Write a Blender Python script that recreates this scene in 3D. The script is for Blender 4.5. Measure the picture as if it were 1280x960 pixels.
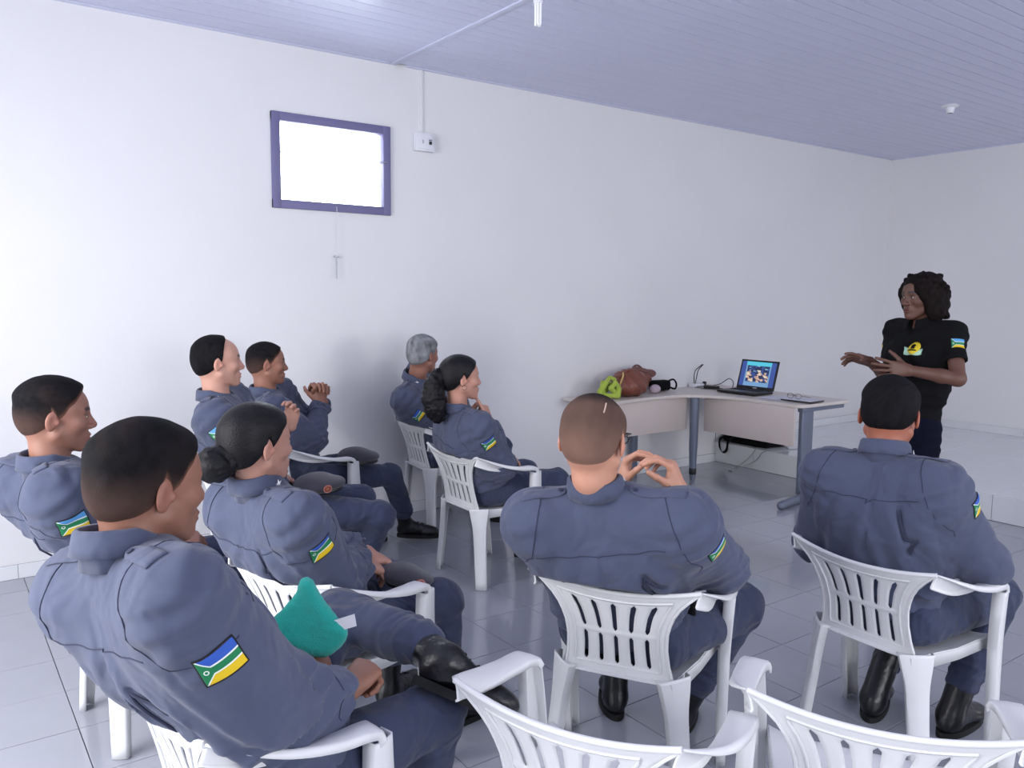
import bpy, bmesh, math, random
import numpy as np
from mathutils import Vector, Matrix

# ------------------------------------------------------------------ clearing
for o in list(bpy.data.objects):
    bpy.data.objects.remove(o, do_unlink=True)
scene = bpy.context.scene
COL = scene.collection

# ------------------------------------------------------------------ camera
CAM_H = 1.56
F_PX, YAW, PITCH, ROLL = 1020.0, 0.9437, 0.1088, 0.00843
_cy, _sy, _cp, _sp = math.cos(YAW), math.sin(YAW), math.cos(PITCH), math.sin(PITCH)
_F = np.array([_cy*_cp, _sy*_cp, -_sp]); _R = np.array([_sy, -_cy, 0.0]); _U = np.cross(_R, _F)
_cr, _sr = math.cos(ROLL), math.sin(ROLL)
_R, _U = _cr*_R + _sr*_U, -_sr*_R + _cr*_U
cam_d = bpy.data.cameras.new('camera'); cam = bpy.data.objects.new('camera', cam_d); COL.objects.link(cam)
cam_d.sensor_width = 36.0; cam_d.lens = F_PX/1280*36.0; cam_d.clip_start = 0.05; cam_d.clip_end = 200
cam.matrix_world = Matrix(((_R[0], _U[0], -_F[0], 0), (_R[1], _U[1], -_F[1], 0), (_R[2], _U[2], -_F[2], CAM_H), (0, 0, 0, 1)))
scene.camera = cam

# ------------------------------------------------------------------ world, view and large lights
scene.view_settings.view_transform = 'Standard'
scene.view_settings.look = 'None'
scene.view_settings.gamma = 1.0
scene.view_settings.use_curve_mapping = False
scene.view_settings.exposure = 0.0
world = bpy.data.worlds.new('overcast_sky'); scene.world = world; world.use_nodes = True
world.node_tree.nodes['Background'].inputs[0].default_value = (0.86, 0.92, 1.0, 1)
world.node_tree.nodes['Background'].inputs[1].default_value = 3.0

def area_light(name, loc, target, sx, sy, power, col):
    d = bpy.data.lights.new(name, 'AREA'); d.shape = 'RECTANGLE'; d.size = sx; d.size_y = sy
    d.energy = power; d.color = col
    o = bpy.data.objects.new(name, d); COL.objects.link(o); o.location = loc
    o.rotation_euler = (Vector(target)-Vector(loc)).to_track_quat('-Z', 'Y').to_euler()
    return o
# daylight through the door and windows behind and beside the photographer
area_light('daylight_door', (-1.85, 2.3, 1.75), (0.5, 2.4, 0.1), 2.4, 1.8, 125, (1.0, 0.985, 0.98))
area_light('daylight_side_window', (1.4, -2.85, 1.75), (2.6, 3.0, 1.0), 3.2, 1.7, 72, (0.99, 0.985, 1.0))
area_light('daylight_front_window', (6.3, -2.85, 1.9), (3.2, 4.0, 1.0), 1.1, 0.9, 62, (1.0, 0.985, 0.98))

# ------------------------------------------------------------------ helpers: objects
def link(o, parent=None):
    COL.objects.link(o)
    if parent is not None: o.parent = parent
    return o
def tag(o, label=None, cat=None, group=None, kind=None):
    if label: o['label'] = label
    if cat: o['category'] = cat
    if group: o['group'] = group
    if kind: o['kind'] = kind
    return o
def empty(name, loc=(0, 0, 0), rz=0.0, parent=None):
    o = bpy.data.objects.new(name, None); o.empty_display_size = 0.1
    o.location = loc; o.rotation_euler = (0, 0, rz)
    return link(o, parent)
def mesh_obj(name, verts, faces, mat, parent=None, smooth=True, uvs=None, loc=None, auto=None):
    me = bpy.data.meshes.new(name)
    verts = np.asarray(verts, dtype=np.float64)
    me.from_pydata(verts.tolist(), [], [list(map(int, f)) for f in faces])
    mats = mat if isinstance(mat, (list, tuple)) else [mat]
    for m in mats: me.materials.append(m)
    if smooth:
        me.polygons.foreach_set('use_smooth', [True]*len(me.polygons))
    if uvs is not None:
        uvl = me.uv_layers.new(name='UVMap')
        li = np.zeros(len(me.loops), dtype=np.int32); me.loops.foreach_get('vertex_index', li)
        uvl.data.foreach_set('uv', np.asarray(uvs, dtype=np.float32)[li].ravel())
    me.update()
    o = bpy.data.objects.new(name, me)
    if loc is not None: o.location = loc
    link(o, parent)
    if auto is not None: smooth_by_angle(o, auto)
    return o
def smooth_by_angle(o, deg=35):
    me = o.data; bm = bmesh.new(); bm.from_mesh(me)
    a = math.radians(deg)
    for e in bm.edges:
        e.smooth = not (len(e.link_faces) == 2 and e.calc_face_angle(0.0) > a)
    for f in bm.faces: f.smooth = True
    bm.to_mesh(me); bm.free()
def quads_from_grid(nu, nv, wrap_u=False, wrap_v=False, base=0):
    f = []
    for i in range(nu if wrap_u else nu-1):
        for j in range(nv if wrap_v else nv-1):
            a = base+i*nv+j; b = base+((i+1) % nu)*nv+j; c = base+((i+1) % nu)*nv+(j+1) % nv; d = base+i*nv+(j+1) % nv
            f.append((a, b, c, d))
    return f
class MB:
    def __init__(self): self.v = []; self.f = []
    def add(self, v, f):
        n = len(self.v); self.v += [tuple(float(c) for c in p) for p in v]; self.f += [tuple(n+i for i in q) for q in f]; return self
    def box(self, lo, hi, bev=0.0, M=None):
        bm = bmesh.new(); bmesh.ops.create_cube(bm, size=1.0)
        lo = Vector(lo); hi = Vector(hi)
        for v in bm.verts: v.co = Vector([lo[i]+(v.co[i]+0.5)*(hi[i]-lo[i]) for i in range(3)])
        if bev > 0: bmesh.ops.bevel(bm, geom=bm.edges[:], offset=bev, segments=2, profile=0.5, affect='EDGES')
        if M is not None: bm.transform(M)
        bm.verts.ensure_lookup_table()
        self.add([v.co[:] for v in bm.verts], [[v.index for v in f.verts] for f in bm.faces]); bm.free(); return self
    def tube(self, pts, r, n=8, caps=True):
        pts = [Vector(p) for p in pts]; rs = r if isinstance(r, (list, tuple)) else [r]*len(pts)
        rings = []; up = None
        for i, p in enumerate(pts):
            t = (pts[min(i+1, len(pts)-1)]-pts[max(i-1, 0)]).normalized()
            if up is None:
                up = Vector((0, 0, 1)) if abs(t.z) < 0.9 else Vector((1, 0, 0))
            a = t.cross(up)
            if a.length < 1e-5: a = t.orthogonal()
            a.normalize(); b = t.cross(a).normalized(); up = -b if False else a.cross(t)
            for k in range(n):
                th = 2*math.pi*k/n; rings.append(p+rs[i]*(math.cos(th)*a+math.sin(th)*b))
        f = []
        for i in range(len(pts)-1):
            for k in range(n):
                f.append((i*n+k, i*n+(k+1) % n, (i+1)*n+(k+1) % n, (i+1)*n+k))
        if caps:
            f.append(tuple(range(n-1, -1, -1))); m = (len(pts)-1)*n; f.append(tuple(m+k for k in range(n)))
        return self.add(rings, f)
    def lathe(self, prof, n=24, M=None):
        v = []
        for (r, z) in prof:
            for k in range(n):
                th = 2*math.pi*k/n; v.append(Vector((r*math.cos(th), r*math.sin(th), z)))
        if M is not None: v = [M @ p for p in v]
        f = []
        for i in range(len(prof)-1):
            for k in range(n): f.append((i*n+k, i*n+(k+1) % n, (i+1)*n+(k+1) % n, (i+1)*n+k))
        if prof[0][0] > 1e-6: f.append(tuple(range(n-1, -1, -1)))
        if prof[-1][0] > 1e-6: f.append(tuple((len(prof)-1)*n+k for k in range(n)))
        return self.add(v, f)
    def prism(self, poly, z0, z1, M=None):
        n = len(poly); v = [Vector((x, y, z0)) for x, y in poly]+[Vector((x, y, z1)) for x, y in poly]
        if M is not None: v = [M @ p for p in v]
        return self.add(v, [tuple(range(n-1, -1, -1)), tuple(range(n, 2*n))]+[(i, (i+1) % n, n+(i+1) % n, n+i) for i in range(n)])
    def build(self, name, mat, parent=None, auto=35, loc=None):
        return mesh_obj(name, self.v, self.f, mat, parent, smooth=False, loc=loc, auto=auto)
def copy_tree(o, parent=None):
    c = o.copy(); COL.objects.link(c); c.parent = parent
    for ch in list(o.children): copy_tree(ch, c)
    return c

# ------------------------------------------------------------------ helpers: materials
def srgb(r, g, b):
    return tuple(((c/255)/12.92 if c/255 <= 0.04045 else ((c/255+0.055)/1.055)**2.4) for c in (r, g, b))+(1.0,)
def mat(name, col, rough=0.6, metal=0.0, bump=0.0, bscale=200.0, var=0.0, vscale=3.0, spec=0.5, coat=0.0, emit=None, estr=0.0, sheen=0.0, attr=None, stretch=None):
    m = bpy.data.materials.new(name); m.use_nodes = True
    nt = m.node_tree; b = nt.nodes['Principled BSDF']; L = nt.links.new
    b.inputs['Base Color'].default_value = col; b.inputs['Roughness'].default_value = rough
    b.inputs['Metallic'].default_value = metal; b.inputs['Specular IOR Level'].default_value = spec
    b.inputs['Coat Weight'].default_value = coat
    if sheen: b.inputs['Sheen Weight'].default_value = sheen; b.inputs['Sheen Roughness'].default_value = 0.5
    if emit: b.inputs['Emission Color'].default_value = emit; b.inputs['Emission Strength'].default_value = estr
    tc = nt.nodes.new('ShaderNodeTexCoord')
    src = None
    if attr:
        a = nt.nodes.new('ShaderNodeAttribute'); a.attribute_name = attr; src = a.outputs['Color']
        L(src, b.inputs['Base Color'])
    if var > 0:
        n = nt.nodes.new('ShaderNodeTexNoise'); n.inputs['Scale'].default_value = vscale; n.inputs['Detail'].default_value = 5
        L(tc.outputs['Object'], n.inputs['Vector'])
        mr = nt.nodes.new('ShaderNodeMapRange'); mr.inputs[1].default_value = 0.3; mr.inputs[2].default_value = 0.7
        mr.inputs[3].default_value = 1-var; mr.inputs[4].default_value = 1+var*0.6
        L(n.outputs['Fac'], mr.inputs[0])
        mx = nt.nodes.new('ShaderNodeVectorMath'); mx.operation = 'SCALE'
        if src is not None: L(src, mx.inputs[0])
        else: mx.inputs[0].default_value = col[:3]
        L(mr.outputs[0], mx.inputs['Scale']); L(mx.outputs[0], b.inputs['Base Color'])
    if bump > 0:
        n2 = nt.nodes.new('ShaderNodeTexNoise'); n2.inputs['Scale'].default_value = bscale; n2.inputs['Detail'].default_value = 3
        if stretch:
            mp = nt.nodes.new('ShaderNodeMapping'); mp.inputs['Scale'].default_value = stretch
            L(tc.outputs['Object'], mp.inputs['Vector']); L(mp.outputs[0], n2.inputs['Vector'])
        else: L(tc.outputs['Object'], n2.inputs['Vector'])
        bp = nt.nodes.new('ShaderNodeBump'); bp.inputs['Strength'].default_value = bump; bp.inputs['Distance'].default_value = 0.004
        L(n2.outputs['Fac'], bp.inputs['Height']); L(bp.outputs[0], b.inputs['Normal'])
    return m

M_wall = mat('white_wall_paint', srgb(228, 227, 230), 0.55, bump=0.15, bscale=60, var=0.02, vscale=1.5)
M_ceil = mat('lavender_white_pvc', srgb(204, 207, 231), 0.32, var=0.015, vscale=2)
M_ceil_gap = mat('slat_groove_shade', srgb(70, 72, 92), 0.8)
M_trim = mat('white_pvc_trim', srgb(206, 209, 232), 0.35)
M_tile = mat('pale_grey_glazed_tile', srgb(158, 161, 171), 0.14, var=0.05, vscale=2.5, bump=0.03, bscale=8, coat=0.3)
M_tile2 = mat('white_glazed_tile', srgb(226, 228, 232), 0.14, var=0.03, vscale=2.0, coat=0.3)
M_grout = mat('dark_grout', srgb(70, 72, 82), 0.9, bump=0.2, bscale=300)
M_plastic = mat('white_monobloc_plastic', srgb(226, 226, 228), 0.36, var=0.035, vscale=7, bump=0.04, bscale=90)
M_frame = mat('blue_grey_window_frame', srgb(112, 108, 148), 0.5)
M_glow = mat('bright_daylight_beyond', (1, 1, 1, 1), 1.0, emit=(0.93, 0.95, 1.0, 1), estr=7.0)
M_glass = bpy.data.materials.new('clear_window_glass'); M_glass.use_nodes = True
_b = M_glass.node_tree.nodes['Principled BSDF']; _b.inputs['Base Color'].default_value = (0.9, 0.97, 1, 1)
_b.inputs['Roughness'].default_value = 0.05; _b.inputs['Transmission Weight'].default_value = 1.0; _b.inputs['IOR'].default_value = 1.45
M_white = mat('white_plastic', srgb(228, 229, 236), 0.4)
M_dark = mat('black_plastic', srgb(22, 22, 26), 0.35)
M_desk = mat('cream_laminate', srgb(206, 194, 188), 0.45, var=0.03, vscale=4, bump=0.03, bscale=120)
M_desk_top = mat('pale_laminate_top', srgb(214, 205, 198), 0.35, var=0.02, vscale=4)
M_desk_leg = mat('blue_grey_painted_steel', srgb(112, 120, 138), 0.4, metal=0.3)
M_cloth_u = mat('grey_blue_uniform_fabric', srgb(72, 79, 104), 0.85, bump=0.25, bscale=900, var=0.06, vscale=9, sheen=0.15)
M_cloth_d = mat('dark_blue_trouser_fabric', srgb(52, 60, 87), 0.85, bump=0.25, bscale=900, var=0.08, vscale=9, sheen=0.12)
def add_wrinkles(m, scale=16, dist=0.012, strength=0.5):
    nt = m.node_tree; L = nt.links.new; b = nt.nodes['Principled BSDF']; tc = nt.nodes.new('ShaderNodeTexCoord')
    n = nt.nodes.new('ShaderNodeTexNoise'); n.inputs['Scale'].default_value = scale; n.inputs['Detail'].default_value = 2; n.inputs['Distortion'].default_value = 0.5; n.inputs['Roughness'].default_value = 0.5
    L(tc.outputs['Object'], n.inputs['Vector']); r = nt.nodes.new('ShaderNodeMath'); r.operation = 'SUBTRACT'; r.inputs[1].default_value = 0.5; L(n.outputs['Fac'], r.inputs[0])
    q = r
    bp = nt.nodes.new('ShaderNodeBump'); bp.inputs['Strength'].default_value = strength; bp.inputs['Distance'].default_value = dist; L(q.outputs[0], bp.inputs['Height'])
    old = b.inputs['Normal'].links
    if old: L(old[0].from_socket, bp.inputs['Normal'])
    L(bp.outputs[0], b.inputs['Normal'])
add_wrinkles(M_cloth_u, 8, 0.06, 0.5); add_wrinkles(M_cloth_d, 9, 0.07, 0.6)
M_seam_pleat = mat('dark_blue_seam_and_pleat_shade', srgb(48, 52, 74), 0.9)
M_skin = mat('skin', (0.5, 0.3, 0.2, 1), 0.5, bump=0.08, bscale=350, attr='Col')
_sb = M_skin.node_tree.nodes['Principled BSDF']; _sb.inputs['Subsurface Weight'].default_value = 0.0
M_hair = mat('dark_hair', (0.01, 0.01, 0.01, 1), 0.7, spec=0.08, bump=0.5, bscale=420, attr='Col')
M_hair_slick = mat('slick_dark_hair', (0.012, 0.010, 0.010, 1), 0.42, spec=0.2, bump=0.5, bscale=260, attr='Col', stretch=(0.25, 1.5, 1.2))
M_boot = mat('black_boot_leather', srgb(20, 20, 24), 0.32, bump=0.5, bscale=60)
M_sole = mat('black_rubber', srgb(16, 16, 18), 0.8)
M_black_cloth = mat('black_cotton', srgb(12, 12, 15), 0.9, spec=0.2, bump=0.2, bscale=700, sheen=0.0)
M_jeans = mat('dark_navy_denim', srgb(11, 14, 33), 0.9, spec=0.15, bump=0.4, bscale=900, var=0.15, vscale=20)
M_eye = mat('eye_white', srgb(215, 208, 202), 0.25)
M_iris = mat('dark_iris', srgb(28, 18, 14), 0.15)
M_pin = mat('silver_white_pin', srgb(225, 226, 230), 0.35, metal=0.2)
M_chrome = mat('brushed_metal', srgb(170, 172, 178), 0.3, metal=0.9)
M_beret = mat('charcoal_wool_felt', srgb(62, 60, 72), 0.95, bump=0.5, bscale=500, sheen=0.3)
M_teal = mat('teal_terry_cloth', srgb(20, 160, 150), 0.95, bump=1.0, bscale=420, sheen=0.2)
M_watch = mat('black_watch_strap', srgb(14, 14, 16), 0.45)

# ================================================================== STRUCTURE
WX0, WX1, WY0, WY1, ZC = -2.0, 8.873, -3.0, 5.067, 3.089      # room box
PX0, PZ = 6.065, 0.1895                                         # platform edge and height
rnd = random.Random(7)

def slab(name, lo, hi, m, parent=None, kind='structure'):
    o = MB().box(lo, hi).build(name, m, parent, auto=None)
    if kind and parent is None: o['kind'] = kind
    return o
# window hole in the left wall (long wall)
wx0, wx1, wz0, wz1 = 1.828, 2.620, 2.100, 2.662
mb = MB()
T = 0.16
for lo, hi in (((WX0-0.2, WY1, -0.1), (wx0, WY1+T, ZC+0.1)), ((wx1, WY1, -0.1), (WX1+0.2, WY1+T, ZC+0.1)),
               ((wx0, WY1, -0.1), (wx1, WY1+T, wz0)), ((wx0, WY1, wz1), (wx1, WY1+T, ZC+0.1))):
    mb.box(lo, hi)
wl = mb.build('wall_left', M_wall, auto=None); wl['kind'] = 'structure'
slab('wall_front', (WX1, WY0-0.2, -0.1), (WX1+T, WY1, ZC+0.1), M_wall)
# wall_back with a wide doorway, wall_right with two window openings (all behind the photographer)
mb = MB()
for lo, hi in (((WX0-T, WY0, -0.1), (WX0, 1.0, ZC+0.1)), ((WX0-T, 3.6, -0.1), (WX0, WY1, ZC+0.1)), ((WX0-T, 1.0, 2.6), (WX0, 3.6, ZC+0.1))): mb.box(lo, hi)
o = mb.build('wall_back', M_wall, auto=None); o['kind'] = 'structure'
mb = MB()
for lo, hi in (((WX0, WY0-T, -0.1), (-0.3, WY0, ZC+0.1)), ((3.1, WY0-T, -0.1), (5.3, WY0, ZC+0.1)), ((7.3, WY0-T, -0.1), (WX1, WY0, ZC+0.1)),
               ((-0.3, WY0-T, -0.1), (3.1, WY0, 0.85)), ((-0.3, WY0-T, 2.65), (3.1, WY0, ZC+0.1)),
               ((5.3, WY0-T, -0.1), (7.3, WY0, 1.2)), ((5.3, WY0-T, 2.6), (7.3, WY0, ZC+0.1))): mb.box(lo, hi)
o = mb.build('wall_right', M_wall, auto=None); o['kind'] = 'structure'

# ---- ceiling: board with individual PVC slats and a cross strip
ceil = slab('ceiling', (WX0-0.2, WY0-0.2, ZC+0.012), (WX1+0.2, WY1+0.2, ZC+0.12), M_ceil_gap)
TRX = 2.657
def slat_mesh(name, L):
    w = 0.100
    prof = [(0.0030, 0.006), (0.0042, 0.0), (0.034, 0.0), (0.035, 0.0012), (0.036, 0.0), (w-0.0028, 0.0), (w-0.0012, 0.006), (w-0.0012, 0.010)]
    v = [(x, y, z) for x in (0, L) for (y, z) in prof]
    n = len(prof); f = [(i, i+1, n+i+1, n+i) for i in range(n-1)]
    me = bpy.data.meshes.new(name); me.from_pydata(v, [], f); me.materials.append(M_ceil); me.update(); return me
segs = [(WX0, TRX-0.0), (TRX, WX1)]
for (a, b) in segs:
    me = slat_mesh('ceiling_slat', b-a)
    y = WY1-0.037
    while y > WY0-0.1:
        o = bpy.data.objects.new('ceiling_slat', me); link(o, ceil); o.location = (a, y-0.1, ZC+rnd.uniform(0, 0.0018)); y -= 0.1
MB().box((TRX-0.022, WY0, ZC-0.006), (TRX+0.022, WY1, ZC+0.004), 0.002).build('joint_strip', M_trim, ceil)
tr = MB().box((WX0, WY1-0.032, ZC-0.006), (TRX-0.03, WY1, ZC+0.006)).box((TRX+0.10, WY1-0.032, ZC-0.006), (WX1, WY1, ZC+0.006)).build('trim_1', M_trim); tr['kind'] = 'structure'
tr = MB().box((WX1-0.032, WY0, ZC-0.006), (WX1, WY1-0.03, ZC+0.004)).build('trim_2', M_trim); tr['kind'] = 'structure'

# ---- floor: grout bed with single tiles
floor = slab('floor', (WX0-0.2, WY0-0.2, -0.12), (WX1+0.2, WY1+0.2, -0.004), M_grout)
TS = 0.3365
def tile_mesh(name, w, h, m, t=0.010, g=0.0016, bev=0.0012):
    v = []; x0, y0, x1, y1 = g, g, w-g, h-g
    for z, i in ((-t, 0), (-bev, 0), (0, bev)):
        v += [(x0+i, y0+i, z), (x1-i, y0+i, z), (x1-i, y1-i, z), (x0+i, y1-i, z)]
    f = [(8, 9, 10, 11)]
    for a in (0, 4):
        for k in range(4): f.append((a+k, a+(k+1) % 4, a+4+(k+1) % 4, a+4+k))
    me = bpy.data.meshes.new(name); me.from_pydata(v, [], f); me.materials.append(m); me.update(); return me
tme = tile_mesh('tile', TS, TS, M_tile)
cells = []
nx0 = int(math.floor((WX0-0.379)/TS)); nx1 = int(math.ceil((PX0-0.379)/TS))
ny0 = int(math.floor((WY0-2.144)/TS)); ny1 = int(math.ceil((WY1-2.144)/TS))
for i in range(nx0, nx1):
    for j in range(ny0, ny1):
        x, y = 0.379+i*TS, 2.144+j*TS
        c = np.array([x+TS/2, y+TS/2, -CAM_H]); dz = c@_F
        vis = False
        if dz > 0.3:
            px, py = 640+F_PX*(c@_R)/dz, 480-F_PX*(c@_U)/dz
            vis = -90 < px < 1370 and py < 1090
        cells.append((0 if vis else 1, dz, x, y))
cells.sort()
stuff = MB()
for n, (nv, dz, x, y) in enumerate(cells):
    if x+TS > PX0 or y+TS > WY1 or x < WX0 or n >= 300:
        x1 = min(x+TS, PX0); y1 = min(y+TS, WY1); x0 = max(x, WX0)
        if x1-x0 > 0.01 and y1-y > 0.01:
            stuff.box((x0+0.0016, y+0.0016, -0.01), (x1-0.0016, y1-0.0016, 0.0))
        continue
    o = bpy.data.objects.new('tile', tme); link(o, floor); o.location = (x, y, rnd.uniform(-0.0004, 0.0004))
    o.rotation_euler = (rnd.uniform(-0.0008, 0.0008), rnd.uniform(-0.0008, 0.0008), 0)
so = stuff.build('edge_tiles', M_tile, floor, auto=None); so['kind'] = 'stuff'

# ---- platform
plat = slab('trim_3', (PX0+0.01, WY0, -0.004), (WX1, WY1, PZ-0.006), M_grout)
plat['label'] = 'low white tiled platform step across the front of the room'
TP = 0.512
pme = tile_mesh('platform_tile', TP, TP, M_tile2, g=0.0018)
j0 = int(math.floor((WY0-2.575)/TP))
pst = MB()
for i in range(6):
    for j in range(j0, 6):
        x, y = PX0+i*TP, 2.575+j*TP
        if x+TP > WX1+0.02 or y+TP > WY1+0.02 or y < WY0:
            x1 = min(x+TP, WX1); y1 = min(y+TP, WY1); y0 = max(y, WY0)
            if x1-x > 0.01 and y1-y0 > 0.01:
                MB().box((x+0.0018, y0+0.0018, PZ-0.01), (x1-0.0018, y1-0.0018, PZ)).build('platform_tile', M_tile2, plat, auto=None)
            continue
        o = bpy.data.objects.new('platform_tile', pme); link(o, plat); o.location = (x, y, PZ+rnd.uniform(-0.0003, 0.0003))
for j in range(j0, 6):
    y = 2.575+j*TP; y1 = min(y+TP, WY1); y0 = max(y, WY0)
    if y1-y0 > 0.01:
        MB().box((PX0, y0+0.0016, 0.002), (PX0+0.012, y1-0.0016, PZ-0.0085), 0.001).build('riser_tile', M_tile2, plat, auto=None)
# ---- baseboards
def skirting(name, x0, x1, z0, axis='x'):
    bb = MB().box((x0, WY1-0.004, z0), (x1, WY1, z0+0.078)).build(name, M_grout, auto=None); bb['kind'] = 'structure'
    x = x0; st = TS if z0 < 0.1 else TP
    while x < x1-0.01:
        MB().box((x+0.001, WY1-0.012, z0+0.001), (min(x+st, x1)-0.001, WY1-0.004, z0+0.078), 0.0015).build('skirting_tile', M_tile2, bb, auto=None); x += st
skirting('baseboard_left', WX0, PX0, 0.0)
skirting('baseboard_platform', PX0, WX1-0.012, PZ)
bb = MB().box((WX1-0.004, WY0, PZ), (WX1, WY1-0.012, PZ+0.078)).build('baseboard_front', M_grout, auto=None); bb['kind'] = 'structure'
y = WY1-0.012
while y > WY0:
    MB().box((WX1-0.012, max(y-TP, WY0)+0.001, PZ+0.001), (WX1-0.004, y-0.001, PZ+0.078), 0.0015).build('skirting_tile', M_tile2, bb, auto=None); y -= TP

# ---- window with blown-out daylight
win = empty('window_1', ((wx0+wx1)/2, WY1, wz0)); win['kind'] = 'structure'
win.location = (0, 0, 0)
fw = 0.042
mb = MB()
for lo, hi in (((wx0-0.012, WY1-0.022, wz0-0.012), (wx0+fw, WY1+0.05, wz1+0.012)), ((wx1-fw, WY1-0.022, wz0-0.012), (wx1+0.012, WY1+0.05, wz1+0.012)),
               ((wx0-0.012, WY1-0.021, wz0-0.012), (wx1+0.012, WY1+0.05, wz0+fw)), ((wx0-0.012, WY1-0.021, wz1-fw), (wx1+0.012, WY1+0.05, wz1+0.012))):
    mb.box(lo, hi, 0.003)
mb.build('window_frame', M_frame, win)
xa, xb, za, zb = wx0+fw, wx1-fw, wz0+fw, wz1-fw
zm = za+(zb-za)*0.62
def tilted_pane(z0, z1, ang, name):
    mbp = MB().box((xa+0.004, -0.002, 0), (xb-0.004, 0.002, z1-z0-0.006), 0.0)
    o = mbp.build(name, M_glass, win, auto=None); o.location = (0, WY1+0.02, z0+0.003); o.rotation_euler = (ang, 0, 0); return o
tilted_pane(za, zm, -0.35, 'pane'); tilted_pane(zm, zb, -0.35, 'pane')
MB().box((xa, WY1+0.012, zm-0.004), (xa+0.03, WY1+0.03, zm+0.004), 0.001).box((xb-0.06, WY1-0.04, zm-0.006), (xb+0.018, WY1+0.03, zm-0.001), 0.001).build('pivot_arm', M_chrome, win)
MB().tube([(2.235, WY1-0.026, wz0+0.02), (2.238, WY1-0.030, wz0-0.14), (2.228, WY1-0.028, wz0-0.30)], 0.0016, 6).build('pull_cord', M_white, win)
MB().tube([(2.228, WY1-0.028, wz0-0.30), (2.228, WY1-0.028, wz0-0.445)], 0.0035, 8).box((2.214, WY1-0.036, wz0-0.305), (2.242, WY1-0.018, wz0-0.296), 0.001).build('pull_rod', M_chrome, win)
# the bright outdoors seen through the window: a glowing panel added for daylight
g = MB().box((wx0-1.2, WY1+0.9, wz0-1.4), (wx1+1.2, WY1+0.95, wz1+1.2)).build('daylight_panel', M_glow, auto=None); g['kind'] = 'structure'
g['label'] = 'overexposed daylight outside the small window'

# ---- conduit and switch box
mb = MB().box((2.868, WY1-0.012, 2.655), (2.888, WY1, ZC), 0.002)
c = mb.build('conduit', M_wall); tag(c, 'thin white cable conduit running down the wall from the ceiling', 'conduit')
sw = empty('electrical_box', (2.886, WY1, 2.60)); tag(sw, 'small white electrical box on the wall beside the window', 'electrical box')
MB().box((-0.072, -0.045, -0.062), (0.078, 0, 0.062), 0.008).build('box_body', M_white, sw)
MB().box((-0.058, -0.052, -0.048), (0.064, -0.043, 0.048), 0.004).build('cover_plate', M_white, sw)
MB().box((0.026, -0.058, -0.016), (0.046, -0.050, 0.006), 0.002).build('breaker_switch', M_dark, sw)
MB().box((-0.026, -0.055, -0.012), (-0.018, -0.050, 0.012), 0.001).build('screw_slot', M_chrome, sw)
MB().box((0.024, -0.056, 0.010), (0.048, -0.051, 0.018), 0.001).build('label_plate', M_desk_leg, sw)

# ---- ceiling lamps: one with a tube bulb, one bare holder
lp = empty('ceiling_lamp', (2.575, 3.36, ZC)); tag(lp, 'white ceiling lamp holder with a folded fluorescent tube, hanging at the top edge', 'ceiling lamp')
MB().lathe([(0.05, 0.004), (0.055, -0.004), (0.045, -0.014), (0.030, -0.020), (0.026, -0.050), (0.022, -0.052)], 24).build('lamp_socket', M_white, lp)
MB().lathe([(0.020, -0.052), (0.024, -0.056), (0.024, -0.088), (0.016, -0.092)], 20).build('bulb_base', M_white, lp)
M_tube = mat('milky_glass_tube', srgb(235, 236, 240), 0.2, emit=(1, 1, 1, 1), estr=0.12)
mb = MB()
for a in range(3):
    th = a*2*math.pi/3+0.4; dx, dy = 0.012*math.cos(th), 0.012*math.sin(th); ex, ey = 0.007*math.sin(th), -0.007*math.cos(th)
    mb.tube([(dx-ex, dy-ey, -0.09), (dx-ex, dy-ey, -0.185), (dx-ex*0.7, dy-ey*0.7, -0.194), (dx+ex*0.7, dy+ey*0.7, -0.194), (dx+ex, dy+ey, -0.185), (dx+ex, dy+ey, -0.09)], 0.0058, 8)
mb.build('folded_tube', M_tube, lp)
lp2 = empty('ceiling_lamp', (6.751, 3.394, ZC)); tag(lp2, 'small white round ceiling lamp holder without a bulb, near the far corner', 'ceiling lamp')
MB().lathe([(0.062, 0.002), (0.066, -0.006), (0.052, -0.014), (0.034, -0.020), (0.028, -0.058), (0.023, -0.060), (0.021, -0.050)], 28).build('lamp_socket', M_white, lp2)
MB().lathe([(0.0195, -0.05), (0.0195, -0.0595)], 20).build('socket_hole', M_dark, lp2)

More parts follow.
